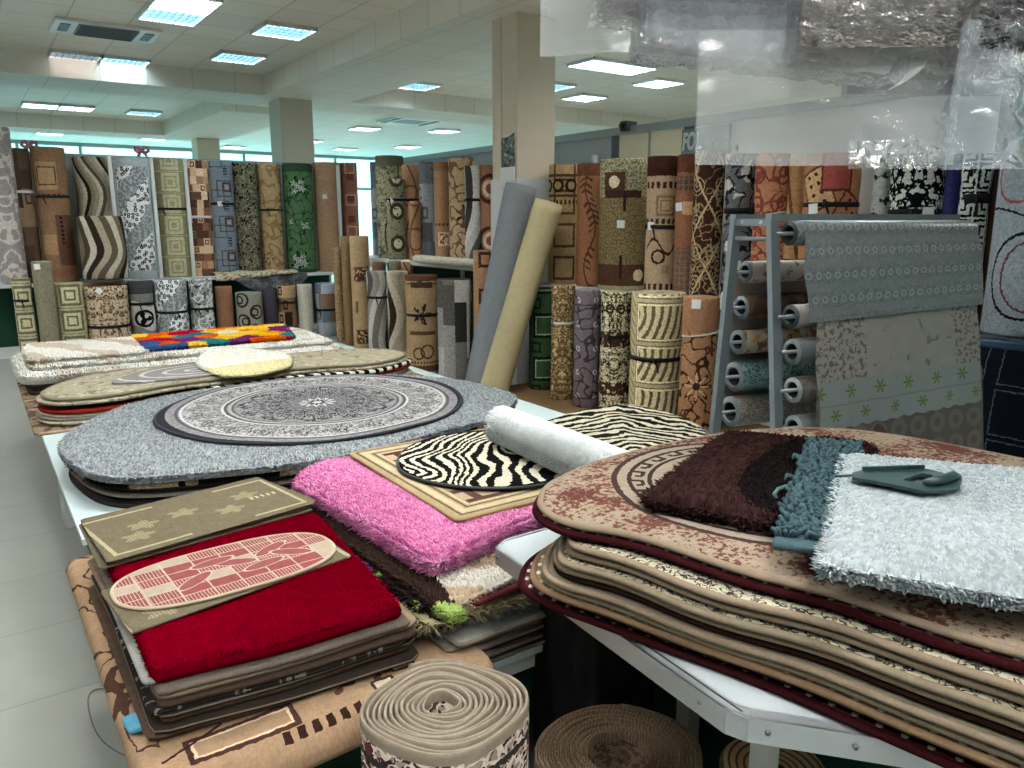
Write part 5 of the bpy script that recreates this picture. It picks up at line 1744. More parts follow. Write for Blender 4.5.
qg = mq(.751, (590, 492), (614, 504), (655, 484), (620, 475))
rug('mat', 'small light grey paper mat peeping out under the zebra oval rug', quad(qg, .004), .7465, .004, two('pale grey mat', '#a5a6a6', '#b5b6b6'), cat='mat')


def zebra(sx, sy, per, wv_):
    def f(x, y):
        n1 = noi(x, y, sx, 2, .5, .2); r = hyp(x, y)
        v = x * .5 + abs(y) * .75 + sn(r * 9 + n1 * 6) * wv_ + n1 * .16
        return fr(v / per)
    return f


def zeboval(x, y):
    r = hyp(x / .36, y / .36)
    a = at2(y, x)
    v = y * .75 + noi(x, y, 3.0, 1, .5, .6) * .36 + hyp(x - .12, y + .05) * .45
    m = fr(v / .04) < .46
    return layers('#0e0e0f', (m * (r < .93), '#c4beaa'), (near(r, .96, .04), '#0e0e0f'))
rug('rug', 'oval zebra rug with black rim on the beige bordered rug', smooth_closed([(1.15, 2.33), (1.18, 2.14), (1.3, 1.99), (1.46, 1.92), (1.6, 1.95), (1.72, 2.1), (1.78, 2.3), (1.7, 2.55), (1.5, 2.63), (1.28, 2.54)], 160), .7575, .013, P('zebra oval', zeboval, grain=.2, sat=1, val=1), .5, None, binding=m_black, org=(1.49, 2.27), bind_r=.006)
# white rolled shag rug lying across
m_wsh = P('white shag roll', lambda x, y: mix(noi(x, y, 60, 2), '#dfe6e6', '#f4f8f8'), grain=.1, sat=1, val=1)
p1 = onz(500, 424, .832); p2 = onz(622, 476, .832)
rr_ = empty('rolled_rug', p1 - Vector((0, 0, .072)), label='rolled up white shag rug lying across the zebra rug', cat='rug')
ro = lying((0, 0, 0), (1, 0, 0), .062, m_wsh, 'cream', None, 'rolled_rug_body')
dv = p2 - p1; Lr = dv.length
ro.name = 'rolled_carpet'
me_old = ro.data
bpy.data.objects.remove(ro)
ro = lying(Vector((0, 0, .072)), Vector((0, 0, .072)) + dv, .068, m_wsh, 'cream', None, 'rolled_carpet')
ro.parent = rr_
for k_ in ('category', 'label'):
    if k_ in ro: del ro[k_]
g = np.random.default_rng(41); N = 11000
th_ = g.uniform(0, 2 * PI, N); zz_ = g.uniform(0, Lr, N)
Mx = axisM((0, 0, .072), dv)
R3 = np.array(Mx.to_3x3()); T3 = np.array(Mx.translation)
rad_ = np.column_stack([np.cos(th_), np.sin(th_), np.zeros(N)])
pos = (R3 @ (rad_ * .068 + np.column_stack([np.zeros(N), np.zeros(N), zz_])).T).T + T3
tuft_mesh('pile', rr_, pos, (R3 @ rad_.T).T, .009, .0042, m_wsh, .8, None, 41)

# ---------------------------------------------------------------- zebra hide shaped rug further right
zh = smooth_closed([onz(u, v, .62).xy for u, v in [(540, 428), (556, 417), (590, 409), (625, 404), (655, 409), (702, 427), (697, 442), (668, 452), (630, 462), (590, 450)]], 180)


def zebhide(x, y):
    s_ = abs(y + .0)
    v = x * .72 + s_ * (.5 + .0) + noi(x, y, 5, 2, .5, .5) * .16
    m = fr(v / .052) < .46
    return mix(m, '#121212', '#bdb7a2')
m_zh = P('zebra hide', zebhide, grain=.2, sat=1, val=1)
for (zz, m, lab) in [(.53, two('tan rug low', '#8c7456', '#786147'), 'tan rug under the zebra hide rug'), (.556, two('brown rug low', '#4f3c2d', '#3f2f23'), 'brown rug under the zebra hide rug'), (.582, two('cream rug low', '#b3a584', '#a19373'), 'cream rug under the zebra hide rug'), (.604, two('grey rug low', '#6f6d6b', '#5f5d5b'), 'grey rug right under the zebra hide rug')]:
    rug('rug', lab, grow(zh, random.uniform(-.05, -.01)), zz, .021, m)
rug('rug', 'zebra hide patterned rug left of the metal rack', zh, .622, .016, m_zh, .9, lambda x, y: .004 * math.sin(x * 8 + y * 6), binding=m_black, bind_r=.006)
# ================================================================ FRONT RIGHT TABLE AND ITS STACK
TZ = .80
tb_out = [V2(p) for p in [(1.045, 1.53), (1.0, 1.50), (.952, .74), (.965, .705), (1.15, .485), (1.55, .0), (2.5, 0), (2.5, 1.53)]]
tt = empty('corner_table', (1.6, .8, 0), label='white topped table with metal rim and cut corner under the oval rugs', cat='table')
L0 = Vector((1.6, .8, 0))


def prism(out, z0, z1, mat, name, parent, off):
    n = len(out); vs = []; fs = []
    for z in (z0, z1):
        for p in out: vs.append((p.x - off.x, p.y - off.y, z - off.z))
    for i in range(n):
        j = (i + 1) % n
        fs.append((i, j, n + j, n + i))
    fs.append(tuple(range(n - 1, -1, -1))); fs.append(tuple(range(n, 2 * n)))
    return mesh(name, vs, fs, mat, parent, smooth=False)


m_lam = plain('white laminate', '#b4bdc0', .3, .5, grain=.04, gs=12)
tbc = ccw(tb_out)
prism(grow(tbc, -.006), TZ - .03, TZ, m_lam, 'tabletop', tt, L0)
# rim strip: a folded metal angle round the visible edges
rim = MB()
for a, b in zip(tb_out[1:5], tb_out[2:6]):
    rim.bar((a.x - L0.x, a.y - L0.y, TZ - .02), (b.x - L0.x, b.y - L0.y, TZ - .02), .006, .044)
    mid_in = Vector((.012, .004, 0))
    rim.bar((a.x - L0.x + .012, a.y - L0.y + .006, TZ + .001), (b.x - L0.x + .012, b.y - L0.y + .006, TZ + .001), .026, .002)
rim.bar((tb_out[0].x - L0.x, tb_out[0].y - L0.y, TZ - .02), (2.5 - L0.x, 1.53 - L0.y, TZ - .02), .006, .044)
rim.bar((tb_out[0].x - L0.x, tb_out[0].y - L0.y, TZ - .02), (tb_out[1].x - L0.x, tb_out[1].y - L0.y, TZ - .02), .006, .044)
rim.build('metal_rim', m_alu, tt)
for (px, py, d) in [(.985, 1.26, (-1, .07, 0)), (.958, .80, (-1, .06, 0)), (.985, .68, (-.76, -.65, 0)), (1.07, .578, (-.76, -.65, 0)), (1.0, 1.49, (-1, 0, 0))]:
    MB().lathe([(.0, .004), (.0035, .0035), (.005, .0), (.005, -.003)], n=10, M=axisM((px - L0.x - .004, py - L0.y - .002, TZ - .018), d)).build('screw', m_dgrey, tt)
sm_ = MB()
sm_.bar((.975 - L0.x, .98 - L0.y, TZ + .0012), (1.2 - L0.x, 1.02 - L0.y, TZ + .0012), .003, .002)
sm_.bar((.985 - L0.x, .98 - L0.y, TZ + .0022), (.968 - L0.x, .72 - L0.y, TZ + .0022), .003, .002)
sm_.build('seam', plain('dark seam', '#3a3d3e', .8), tt)
for (px, py) in [(1.46, 1.26), (1.31, .91), (2.3, .2), (2.3, 1.4)]:
    MB().box((px - .022 - L0.x, py - .022 - L0.y, 0), (px + .022 - L0.x, py + .022 - L0.y, TZ - .03)).build('leg', m_white, tt)
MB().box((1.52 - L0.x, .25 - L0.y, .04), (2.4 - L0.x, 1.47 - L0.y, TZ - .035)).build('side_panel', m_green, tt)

# black bundle under the table
bk = empty('bag', (1.315, 1.485, 0), label='black crinkled bag standing under the white table', cat='bag')
bm = bmesh.new(); bmesh.ops.create_cube(bm, size=1)
bmesh.ops.subdivide_edges(bm, edges=list(bm.edges), cuts=14, use_grid_fill=True)
for v in bm.verts:
    x, y, z = v.co
    k = 1 - .18 * (abs(z * 2) ** 6)
    p = Vector((x * .215 * k, y * .28 * k, (z + .5) * .70))
    p += Vector((x, y, 0)).normalized() * .02 * mnoise.noise(Vector((x * 5, y * 5, z * 9))) if (x or y) else Vector()
    p += v.normal * .012 * mnoise.noise(p * 22)
    v.co = p
vs = [v.co.copy() for v in bm.verts]; bm.verts.index_update(); fs = [tuple(v.index for v in f.verts) for f in bm.faces]; bm.free()
mesh('sack', vs, fs, plain('black cloth', '#0d0d0f', .7, .25, grain=.3, gs=40), bk)
MB().tube([(-.05, -.14, .69), (-.04, -.155, .735), (.05, -.155, .735), (.06, -.14, .69)], .012, 8).build('handle', m_black, bk)

# ---------------------------------------------------------------- stack of oval rugs
B0 = smooth_closed([(.962, 1.235), (1.0, 1.32), (1.10, 1.39), (1.3, 1.435), (1.6, 1.44), (1.88, 1.38), (2.12, 1.15), (2.2, .5), (2.15, .0), (1.75, -.12), (1.40, -.02), (1.24, .20), (1.165, .39), (1.095, .75), (1.005, 1.03)], 260)
DIR = Vector((.28, -.96)); OUT = Vector((-.96, -.28))
MC = Vector((1.455, 1.07))


def topr(x, y):
    # x, y from the medallion centre
    r = hyp(x, y * 1.02); a = at2(y, x)
    c = mix(noi(x, y, 25, 2), '#a38d74', '#b39d83')
    blot = noi(x, y, 75, 3, .7); big = noi(x, y, 7, 3, .6, z=5)
    c = mix((blot + big * .9 > .955), c, '#7a4535')
    c = mix((blot + big * 1.2 > 1.2), c, '#6d3527')
    kx = a / (2 * PI) * 26; ky = (r - .285) / .06
    fx_ = fr(kx); fy_ = ky + .5
    ring_m = near(r, .285, .052)
    key = mx(mx(near(fy_, .1, .09), near(fy_, .9, .09)), mx((near(fx_, .15, .1)) * (fy_ < .9) * (fy_ > .35), mx(near(fy_, .4, .09) * (fx_ > .1) * (fx_ < .6), (near(fx_, .62, .1)) * (fy_ > .4) * (fy_ < .68))))
    c = mix(ring_m, c, mix(key, '#a89682', '#3f2d28'))
    c = mix(near(r, .345, .007), c, '#4a352d')
    c = mix(r < .232, c, mix(noi(x, y, 18, 3), '#b0a283', '#9d8f70'))
    return c


m_top0 = P('beige oval key', topr, grain=.3, gs=320, warp=.004, val=.68, sat=.82)
bind_beige = material('beige binding', lambda x, y: mix(noi(x, y, 60), '#8f7f6d', '#7f705f'), .95, .2, 300, .2, coord='OBJ')
bind_mar = material('maroon binding', lambda x, y: mix(noi(x, y, 60), '#2a0d10', '#351215'), .95, .2, 300, .2, coord='OBJ')
bind_drk = material('dark binding', lambda x, y: mix(noi(x, y, 60), '#2a1a15', '#35231c'), .95, .2, 300, .2, coord='OBJ')
bind_ol = material('olive binding', lambda x, y: mix(noi(x, y, 60), '#8c806c', '#786d5a'), .95, .2, 300, .2, coord='OBJ')
bind_gold = material('gold brown binding', lambda x, y: mix(noi(x, y, 60), '#7d6750', '#6b5642'), .95, .2, 300, .2, coord='OBJ')
FLD = P('cream dark floral', lambda x, y: layers(mix(noi(x, y, 30), '#b9b195', '#a9a183'), (near(noi(x, y, 50, 2), .5, .035), '#3a352e'), (noi(x, y, 62, 2, z=3) > .6, '#6b6150')), gs=320)
MAR = two('maroon field', '#420e17', '#50141d')


def zst(x, y):
    t = (y - .3) / 1.0
    w_ = .005 * math.sin((x * .28 - y * .96) * -9 + .6) + .003 * math.sin(y * 21 + x * 6)
    ed = max(0.0, 1 - ((x - 1.0 - .32 * max(0, 1.1 - y)) / .30)) if x < 2 else 0
    tip = math.exp(-((x - .96) ** 2 + (y - 1.2) ** 2) / .012)
    return w_ * min(1, ed) - .016 * tip


ROWS = [  # z top, thickness, material, binding, inset along the rug, outset to the aisle, label
    (1.000, .016, m_top0, bind_beige, 0, 0, 'beige oval rug with brown key ring medallion and red brown blotches on top'),
    (.982, .014, MAR, bind_mar, -.006, .010, 'maroon oval rug with a row of cream dots, second from the top'),
    (.962, .013, FLD, bind_beige, .115, .045, 'cream rug with dark floral field in the middle of the oval stack'),
    (.944, .012, two('tan oval', '#a08c6d', '#8f7b5d'), bind_beige, .105, .038, 'tan bound oval rug under the cream floral one'),
    (.927, .012, FLD, bind_ol, .095, .056, 'pale floral oval rug with olive binding in the stack'),
    (.911, .012, two('grey beige oval', '#8f8a80', '#7c776d'), bind_beige, .08, .046, 'grey beige oval rug in the lower half of the stack'),
    (.895, .012, two('dark brown oval', '#2c1d17', '#3b2a22'), bind_drk, .075, .04, 'dark brown oval rug in the lower half of the stack'),
    (.880, .012, two('olive oval', '#8c8468', '#7b7358'), bind_beige, .055, .054, 'olive oval rug with beige binding low in the stack'),
    (.864, .012, two('taupe oval low', '#83745f', '#736450'), bind_ol, .045, .046, 'taupe oval rug low in the stack'),
    (.849, .012, two('gold oval', '#80684a', '#6e573c'), bind_gold, .02, .052, 'gold brown oval rug with dots low in the stack'),
    (.833, .013, two('brown oval', '#3f2f25', '#32251d'), bind_drk, .035, .034, 'dark oval rug second from the bottom of the stack'),
    (.818, .013, MAR, bind_mar, -.018, .046, 'maroon oval rug with cream dots at the bottom on the white table'),
]
m_dot = plain('cream yarn', '#c9bfa4', .95)
for (zz, th, m, bd, ins, outs, lab) in ROWS:
    o_ = shift(B0, DIR.x * ins + OUT.x * outs, DIR.y * ins + OUT.y * outs)
    f_ = (lambda x, y: zst(x, y)) if zz > .9 else (lambda x, y, q=(zz - .8) / .1: zst(x, y) * max(.25, q))
    if zz > .99:
        r_ = rug('rug', lab, o_, zz, th, m, 0, f_, binding=bd, org=MC, bind_r=.0078)
    else:
        r_ = rug('rug', lab, o_, zz, th, m, 0, f_, binding=bd, bind_r=.0072)
    if m is MAR or 'gold' in lab:
        # woven cream dots along the rim
        db = MB(); cc_ = sum(o_, Vector((0, 0))) / len(o_)
        oc = ccw(grow(ccw(o_), -.016 if m is MAR else -.014))
        for p in resample(oc, 120):
            if p.x > 1.75 or (p.x > 1.3 and p.y > 1.3): continue
            z_ = th + f_(p.x, p.y)
            db.lathe([(.0001, .0025), (.005, .002), (.007, -.002)], c=(p.x - cc_.x, p.y - cc_.y, z_), n=7)
        db.build('dot_border', m_dot, r_, smooth=True)['kind'] = 'stuff'

# shag rugs on top
TS = 1.004
qb = [onz(644, 507, TS).xy, onz(838, 545, TS).xy, onz(870, 452, TS).xy, onz(726, 440, TS).xy]
m_bsh = P('dark brown shag', lambda x, y: mix(rnd2(fl(x * 120), fl(y * 120)), '#22100f', '#3f211f'), grain=.2)
rug('rug', 'dark brown shag rug folded on top of the oval rugs', quad(qb, .02), TS + .02, .02, m_bsh, 0, None, pile=dict(n=16000, L=.015, W=.0042, mat=m_bsh, edge=3600, lean=.9, seed=51), binding=plain('dark binding edge', '#2b1a1a', .9), bind_r=.007)
qk = [onz(744, 478, TS + .02).xy, onz(752, 509, TS + .02).xy, onz(836, 524, TS + .02).xy, onz(858, 452, TS + .02).xy, onz(795, 446, TS + .02).xy]
m_bks = P('black shag mat', lambda x, y: mix(rnd2(fl(x * 120), fl(y * 120)), '#0b0708', '#1a1213'), grain=.2)
rug('rug', 'black shag mat lying on the brown shag rug beside the teal bath mat', smooth_closed(qk, 120), TS + .033, .012, m_bks, 0, None, pile=dict(n=5000, L=.012, W=.004, mat=m_bks, edge=1200, lean=.9, seed=52))
qt = [onz(772, 551, TS + .035).xy, onz(832, 560, TS + .03).xy, onz(862, 452, TS + .03).xy, onz(806, 447, TS + .03).xy]
m_teal = P('teal chenille', lambda x, y: mix(noi(x, y, 80, 2), '#304b53', '#43646c'), grain=.15)
tr = rug('bath_mat', 'teal chenille bath mat with knobbly loops beside the white shag rug', quad(qt, .01), TS + .05, .012, m_teal, 0, None, cat='bath mat')
# knobbly loops: fat little fingers
g = np.random.default_rng(55)
tq = [Vector((p[0], p[1])) for p in qt]; kb = MB(); ctr = sum(quad(qt, .01), Vector((0, 0))) / 160
rows_, cols_ = 36, 14
for i in range(rows_):
    for j in range(cols_):
        s_ = (j + .5 + g.uniform(-.25, .25)) / cols_; t_ = (i + .7 + g.uniform(-.25, .25)) / (rows_ + .8)
        if t_ < .045: continue
        p = (tq[0].lerp(tq[1], s_)).lerp(tq[3].lerp(tq[2], s_), t_) - ctr
        a = g.uniform(0, 6.28); l_ = g.uniform(.004, .0085)
        p0 = Vector((p.x, p.y, .011)); p1_ = p0 + Vector((math.cos(a) * l_ * .6, math.sin(a) * l_ * .6, .010)); p2_ = p0 + Vector((math.cos(a) * l_ * 1.5, math.sin(a) * l_ * 1.5, .014))
        kb.tube([p0, p1_, p2_, p2_ + (p2_ - p1_) * .25], [.0042, .0048, .0042, .0015], 6)
for (i, s_) in ((20, -.08), (14, -.1)):
    p = (tq[0].lerp(tq[3], i / 26)) - ctr
    kb.tube([(p.x, p.y, .012), (p.x - .02, p.y + .004, .02), (p.x - .03, p.y + .002, .012)], [.005, .005, .002], 7)
lo = kb.build('chenille_loops', m_teal, None, smooth=True)
lo.parent = tr; lo['kind'] = 'stuff'
TW = TS + .062
qw = [onz(818, 566, TW).xy, onz(1130, 618, TW).xy, onz(1110, 478, TW).xy, onz(843, 455, TW).xy]
m_wpile = P('white shag', lambda x, y: mix(rnd2(fl(x * 130), fl(y * 130)), '#949fa2', '#b8c1c4'), grain=.08, sat=1, val=1, warp=0, wear=0)
rug('rug', 'thick white shag rug lying on the teal bath mat', grow(ccw(quad(qw, .02)), -.004), TW + .002, .022, two('white ground', '#c9cfd0', '#d5dadb'), 0, None, pile=dict(n=36000, L=.0095, W=.0038, mat=m_wpile, edge=8000, lean=.9, seed=61))

# dark green plastic tool with its cord
HZ = TW + .022
hp = lambda u, v, z=HZ: onz(u, v, z)
tl = empty('hand_tool', (hp(905, 480).x, hp(905, 480).y, HZ), label='dark green plastic hand tool with slotted blade on the white shag rug', cat='tool')
Lh = Vector((hp(905, 480).x, hp(905, 480).y, HZ))
m_tool = plain('dark green plastic', '#23393b', .38, .5)


def wp(u, v, z=HZ): return onz(u, v, z) - Lh


# plate as a ring of quads between outer outline and the slot
outer = [wp(u, v) for u, v in [(852, 475), (866, 472), (895, 470), (925, 471), (945, 476), (957, 477), (962, 482), (960, 489), (945, 493), (925, 494), (900, 489), (875, 484), (852, 480)]]
slot = [wp(u, v) for u, v in [(903, 482), (912, 479), (922, 476), (930, 477), (933, 478.5), (928, 481), (921, 483.5), (915, 485), (907, 485)]]
bm = bmesh.new()
ov = [bm.verts.new(p) for p in outer]; sv = [bm.verts.new(p) for p in slot]
oe = [bm.edges.new((ov[i], ov[(i + 1) % len(ov)])) for i in range(len(ov))]
se = [bm.edges.new((sv[i], sv[(i + 1) % len(sv)])) for i in range(len(sv))]
bmesh.ops.triangle_fill(bm, edges=oe + se, use_beauty=True)
ret = bmesh.ops.extrude_face_region(bm, geom=list(bm.faces))
for v in [e for e in ret['geom'] if isinstance(e, bmesh.types.BMVert)]: v.co.z += .006
bmesh.ops.recalc_face_normals(bm, faces=list(bm.faces))
vs = [v.co.copy() for v in bm.verts]; bm.verts.index_update(); fs = [tuple(v.index for v in f.verts) for f in bm.faces]; bm.free()
mesh('plate', vs, fs, m_tool, tl, smooth=False)
rb_ = MB()
rb_.bar(wp(862, 473.5) + Vector((0, 0, .009)), wp(924, 471.5) + Vector((0, 0, .009)), .006, .012, bev=.002)
rb_.build('raised_rim', m_tool, tl)
gb = MB()
gb.tube([wp(924, 488) + Vector((0, 0, .010)), wp(940, 487) + Vector((0, 0, .014)), wp(952, 483) + Vector((0, 0, .015)), wp(958, 481) + Vector((0, 0, .010))], [.007, .010, .010, .006], 12)
gb.build('grip', m_tool, tl, smooth=True)
cb = MB()
cb.tube([wp(854, 477) + Vector((0, 0, .004)), wp(842, 476, HZ + .004), wp(835, 476, HZ + .002)], .003, 8)
cb.build('prong', m_tool, tl, smooth=True)
hk = MB()
hk.tube([onz(u, v, TS + .052) for u, v in [(815, 486), (800, 484), (786, 486), (778, 489), (774, 494), (776, 497)]], .0035, 8)
o = hk.build('hook', plain('teal plastic', '#4d6a6c', .4), None, loc=onz(790, 486, TS + .05), smooth=True)
tag(o, 'thin curled teal hook lying over the dark brown shag rug', 'hook')

# ---------------------------------------------------------------- runners standing on the floor in front
def spiral_roll(c, R, h, turns, t, r0, mat, capm, bindm, label, sqr=0.0, ph=0.0, lean=(0, 0), name='runner_roll', gap=.0, tail=None):
    root = empty(name, c, (lean[0], lean[1], 0), label, 'carpet roll')
    K = 64
    N = int(turns * K)
    path = []
    for i in range(N + 1):
        a = 2 * PI * i / K
        r = r0 + (R - r0) * i / N
        f = r / R
        sq_ = 1 + sqr * f * (.5 * math.cos(4 * (a + ph + .4)) * .12 + .05 * math.cos(2 * (a + ph) + 1) + .03 * math.cos(3 * a + 2))
        path.append(Vector((r * math.cos(a + ph) * sq_, r * math.sin(a + ph) * sq_)))
    if tail:  # the loose end folds back on itself
        n_ = tail
        e = path[-1]; d_ = (path[-1] - path[-2]).normalized(); o_ = Vector((d_.y, -d_.x))
    def sweep(prof, nm, m, uvs=True, inset=0.0):
        vs = []; fs = []; uv = []; s_ = 0
        M_n = len(prof)
        for i, p in enumerate(path):
            tgt = (path[min(i + 1, N)] - path[max(i - 1, 0)]).normalized(); nr = Vector((tgt.y, -tgt.x))
            if i: s_ += (p - path[i - 1]).length
            dz = .004 * math.sin(i * .21) + .003 * math.sin(i * .05)
            for (o_, z) in prof:
                q = p + nr * o_
                vs.append((q.x, q.y, z + (dz if z > h * .5 else 0))); uv.append((s_, z))
        for i in range(N):
            for q in range(M_n - 1):
                fs.append((i * M_n + q, (i + 1) * M_n + q, (i + 1) * M_n + q + 1, i * M_n + q + 1))
        fs.append(tuple(range(M_n))); fs.append(tuple(N * M_n + q for q in range(M_n - 1, -1, -1)))
        return mesh(nm, vs, fs, m, root, uv)
    sweep([(t * .42, .0), (t * .42, h - .02), (-t * .42, h - .02), (-t * .42, 0)], 'rolled_carpet', mat)
    T = t * .43
    sweep([(T, h - .024), (T * 1.04, h - .008), (T * .75, h - .001), (T * .25, h + .0015), (-T * .25, h + .0015), (-T * .75, h - .001), (-T * 1.04, h - .008), (-T, h - .024)], 'edge_binding', bindm)
    return root


m_run = P('persian runner', lambda x, y: layers(mix(noi(x, y, 12, 2), '#8a7a6b', '#776859'), (noi(x, y, 14, 2, z=3) > .57, '#4a1a1c'), (near(noi(x, y, 21, 2, .6), .5, .035), '#2d1418'), (near(noi(x, y, 34, 1, z=6), .5, .04), '#b3a595'), (near(y, .555, .008), '#2c2622')), gs=300)
m_rbind = P('runner binding', lambda x, y: mix(noi(x, y, 90), '#9a8b76', '#8a7b67'), gs=350, grain=.2)
pc = onz(443, 703, .62)
spiral_roll((pc.x, pc.y, 0), .164, .62, 12.6, .0096, .032, m_run, None, m_rbind, 'tall rolled runner with beige bound edge and dark floral side in front', sqr=.75, ph=-2.2)
pc2 = onz(618, 752, .42)
m_brn = P('brown jute runner', lambda x, y: mix(noi(x, y, 60, 2) > .5, '#54402f', '#7a6047'), gs=200)
m_brb = P('jute edge', lambda x, y: mix(fr(x / .009) < .5, '#6e563f', '#8b7153'), gs=260, grain=.3)
spiral_roll((pc2.x, pc2.y, 0), .185, .42, 20.0, .0052, .070, m_brn, None, m_brb, 'brown rolled jute runner with wide core hole standing under the white table', sqr=.3, ph=.8)
pc3 = onz(752, 772, .40)
o = roll((pc3.x + .06, pc3.y - .0, 0), .13, .40, m_brn, 'tan', 'small brown rolled runner beside the jute runner under the table', tilt=(.05, -.02))

# thin dark cord on the floor of the aisle
pts = [onz(u, v, .004) for u, v in [(118, 682), (108, 688), (94, 690), (88, 700), (92, 722), (102, 740), (118, 752), (140, 762), (158, 772)]]
cv = MB(); sp = []
for i in range(len(pts) - 1):
    p0 = pts[max(i - 1, 0)]; p1_ = pts[i]; p2_ = pts[i + 1]; p3 = pts[min(i + 2, len(pts) - 1)]
    for k in range(6):
        t = k / 6
        sp.append(.5 * ((2 * p1_) + (p2_ - p0) * t + (2 * p0 - 5 * p1_ + 4 * p2_ - p3) * t * t + (3 * p1_ - p0 - 3 * p2_ + p3) * t ** 3))
cv.tube(sp, .0022, 6)
o = cv.build('cord', plain('grey cord', '#6a6a66', .7), None, loc=sp[20], smooth=True)
tag(o, 'thin dark cord looping on the floor tiles beside the tan carpet', 'cord')
# ================================================================ METAL RACK WITH OILCLOTH ROLLS
A0 = Vector((2.8, 2.12, 0)); A1 = Vector((3.86, 1.90, 0))
rd = (A1 - A0).normalized(); rn = Vector((-rd.y, rd.x, 0))      # rn points away from the camera
WR = (A1 - A0).length
rk = empty('oilcloth_rack', A0, label='grey metal A frame rack holding rolls of oilcloth', cat='rack')
m_rack = plain('grey rack metal', '#7d868b', .45, .5, .2)
zt = 1.61


def rp(s, d, z): return rd * s + rn * d + Vector((0, 0, z))


def nearpost(z): return -.04 - .13 * (zt - z) / 1.0 * 1.0     # offset along rn of the near posts
def farpost(z): return .20 + .09 * (zt - z)


for s_, nm in ((0, 'left'), (WR, 'right')):
    MB().bar(rp(s_, -.02, zt), rp(s_, -.02 - .13 * zt, 0), .03, .045, up=rd).build('post', m_rack, rk)
    MB().bar(rp(s_, .21, zt), rp(s_, .21 + .07 * zt, 0), .03, .045, up=rd).build('post', m_rack, rk)
    MB().bar(rp(s_, -.02, zt - .02), rp(s_, .21, zt - .02), .03, .03).build('crossbar', m_rack, rk)
    MB().tube([rp(s_, -.03, zt - .09), rp(s_, .22, zt - .09)], .009, 8).build('tie_rod', m_rack, rk, smooth=True)
    for d in (.03, .15):
        MB().lathe([(0, .004), (.007, .003), (.009, -.001)], n=8, M=axisM(rp(s_ - .018, d, zt - .02), -rd)).build('bolt', m_alu, rk)
MB().bar(rp(-.02, -.02, zt), rp(WR + .02, -.02, zt), .04, .03).build('top_rail', m_rack, rk)
MB().bar(rp(-.02, .21, zt), rp(WR + .02, .21, zt), .04, .03).build('top_rail', m_rack, rk)
MB().bar(rp(0, -.02 - .13 * 1.45, .16), rp(WR, -.02 - .13 * 1.45, .16), .03, .03).build('bottom_rail', m_rack, rk)
MB().bar(rp(0, .21 + .07 * 1.45, .16), rp(WR, .21 + .07 * 1.45, .16), .03, .03).build('bottom_rail', m_rack, rk)


def oil(name, fn, **k):
    return material('oilcloth ' + name, fn, .3, k.get('grain', .08), 60, .1, spec=.5)


def oil_roll(zc, side, R, mat, label, sheet=None, core='#6f7678', smat=None):
    d = (nearpost(zc) - R - .03) if side < 0 else (farpost(zc) + R * .25)
    if side > 0: d = .21 + .07 * (zt - zc) + .02
    else: d = -.02 - .13 * (zt - zc) - R - .015
    base = A0 + rp(.05 if side > 0 else -.02, d, zc)
    root = empty('oilcloth_roll', base, label=label, cat='oilcloth roll', group='rolls of oilcloth on the metal rack')
    L = WR + (-.03 if side > 0 else .04)
    M = axisM((0, 0, 0), rd)
    vs = []; fs = []; uv = []
    n = 28; K = 10
    for j in range(K + 1):
        for i in range(n + 1):
            th = 2 * PI * i / n
            vs.append(M @ Vector((R * math.cos(th), R * math.sin(th), .05 + (L - .1) * j / K))); uv.append((L * j / K, th * R))
    for j in range(K):
        for i in range(n):
            fs.append((j * (n + 1) + i, j * (n + 1) + i + 1, (j + 1) * (n + 1) + i + 1, (j + 1) * (n + 1) + i))
    mesh('rolled_cloth', vs, fs, mat, root, uv)
    mc = plain('roll core ' + core, core, .6, .3)
    MB().lathe([(R * .99, .05), (R * .96, .047), (R * .72, .046), (R * .7, .043), (R * .66, .043), (R * .62, .046), (R * .60, .052)], n=24, M=M).build('core_tube', mc, root, smooth=True)
    MB().lathe([(R * .60, .05), (R * .58, .3), (0, .3)], n=24, M=M).build('core_hole', plain('painted core shade', '#1c1a18', .9), root, smooth=True)  # dark colour painted in for the shade inside the hollow core
    MB().lathe([(R * .99, L - .05), (R * .7, L - .046), (R * .62, L - .046), (R * .6, L - .1)], n=24, M=M).build('core_tube', mc, root, smooth=True)
    MB().lathe([(0, -.012), (.008, -.012), (.009, L + .03), (0, L + .03)], n=10, M=M).build('rod', m_rack, root, smooth=True)
    if sheet:
        s0, s1, drop, lean, sc, wvy = sheet
        rows = 26; cols = 44; sv = []; sf = []; su = []
        for a in range(rows + 1):
            t = a / rows
            for b in range(cols + 1):
                q = b / cols
                s_ = s0 + (s1 - s0) * q
                if t < .2:
                    th = PI * .5 - (t / .2) * PI * .5 - .0
                    y = -math.cos(th) * (R + .004); z = math.sin(th) * (R + .004)
                    arc = t / .2 * R * 1.57
                else:
                    k = (t - .2) / .8
                    y = -(R + .004) - .13 * k * drop - lean * min(1.0, k * 3.5) + wvy * k * math.sin(q * 23 + 1.2) + .5 * wvy * k * math.sin(q * 51 + k * 3)
                    sc_ = .012 * (abs(math.sin(q * PI * sc)) if sc else 0)
                    z = -k * drop * (1 - .10 * q) - (sc_ if k > .98 else 0)
                    arc = R * 1.57 + k * drop
                # curling side edge
                if side > 0: y = -y
                p = rd * (s_ + .05 + (.012 * math.sin(t * 9) if b == 0 else 0)) + rn * y + Vector((0, 0, z))
                sv.append(p); su.append((s_, arc))
        for a in range(rows):
            for b in range(cols):
                sf.append((a * (cols + 1) + b, a * (cols + 1) + b + 1, (a + 1) * (cols + 1) + b + 1, (a + 1) * (cols + 1) + b))
        mesh('hanging_sheet', sv, sf, smat or mat, root, su)
    return root


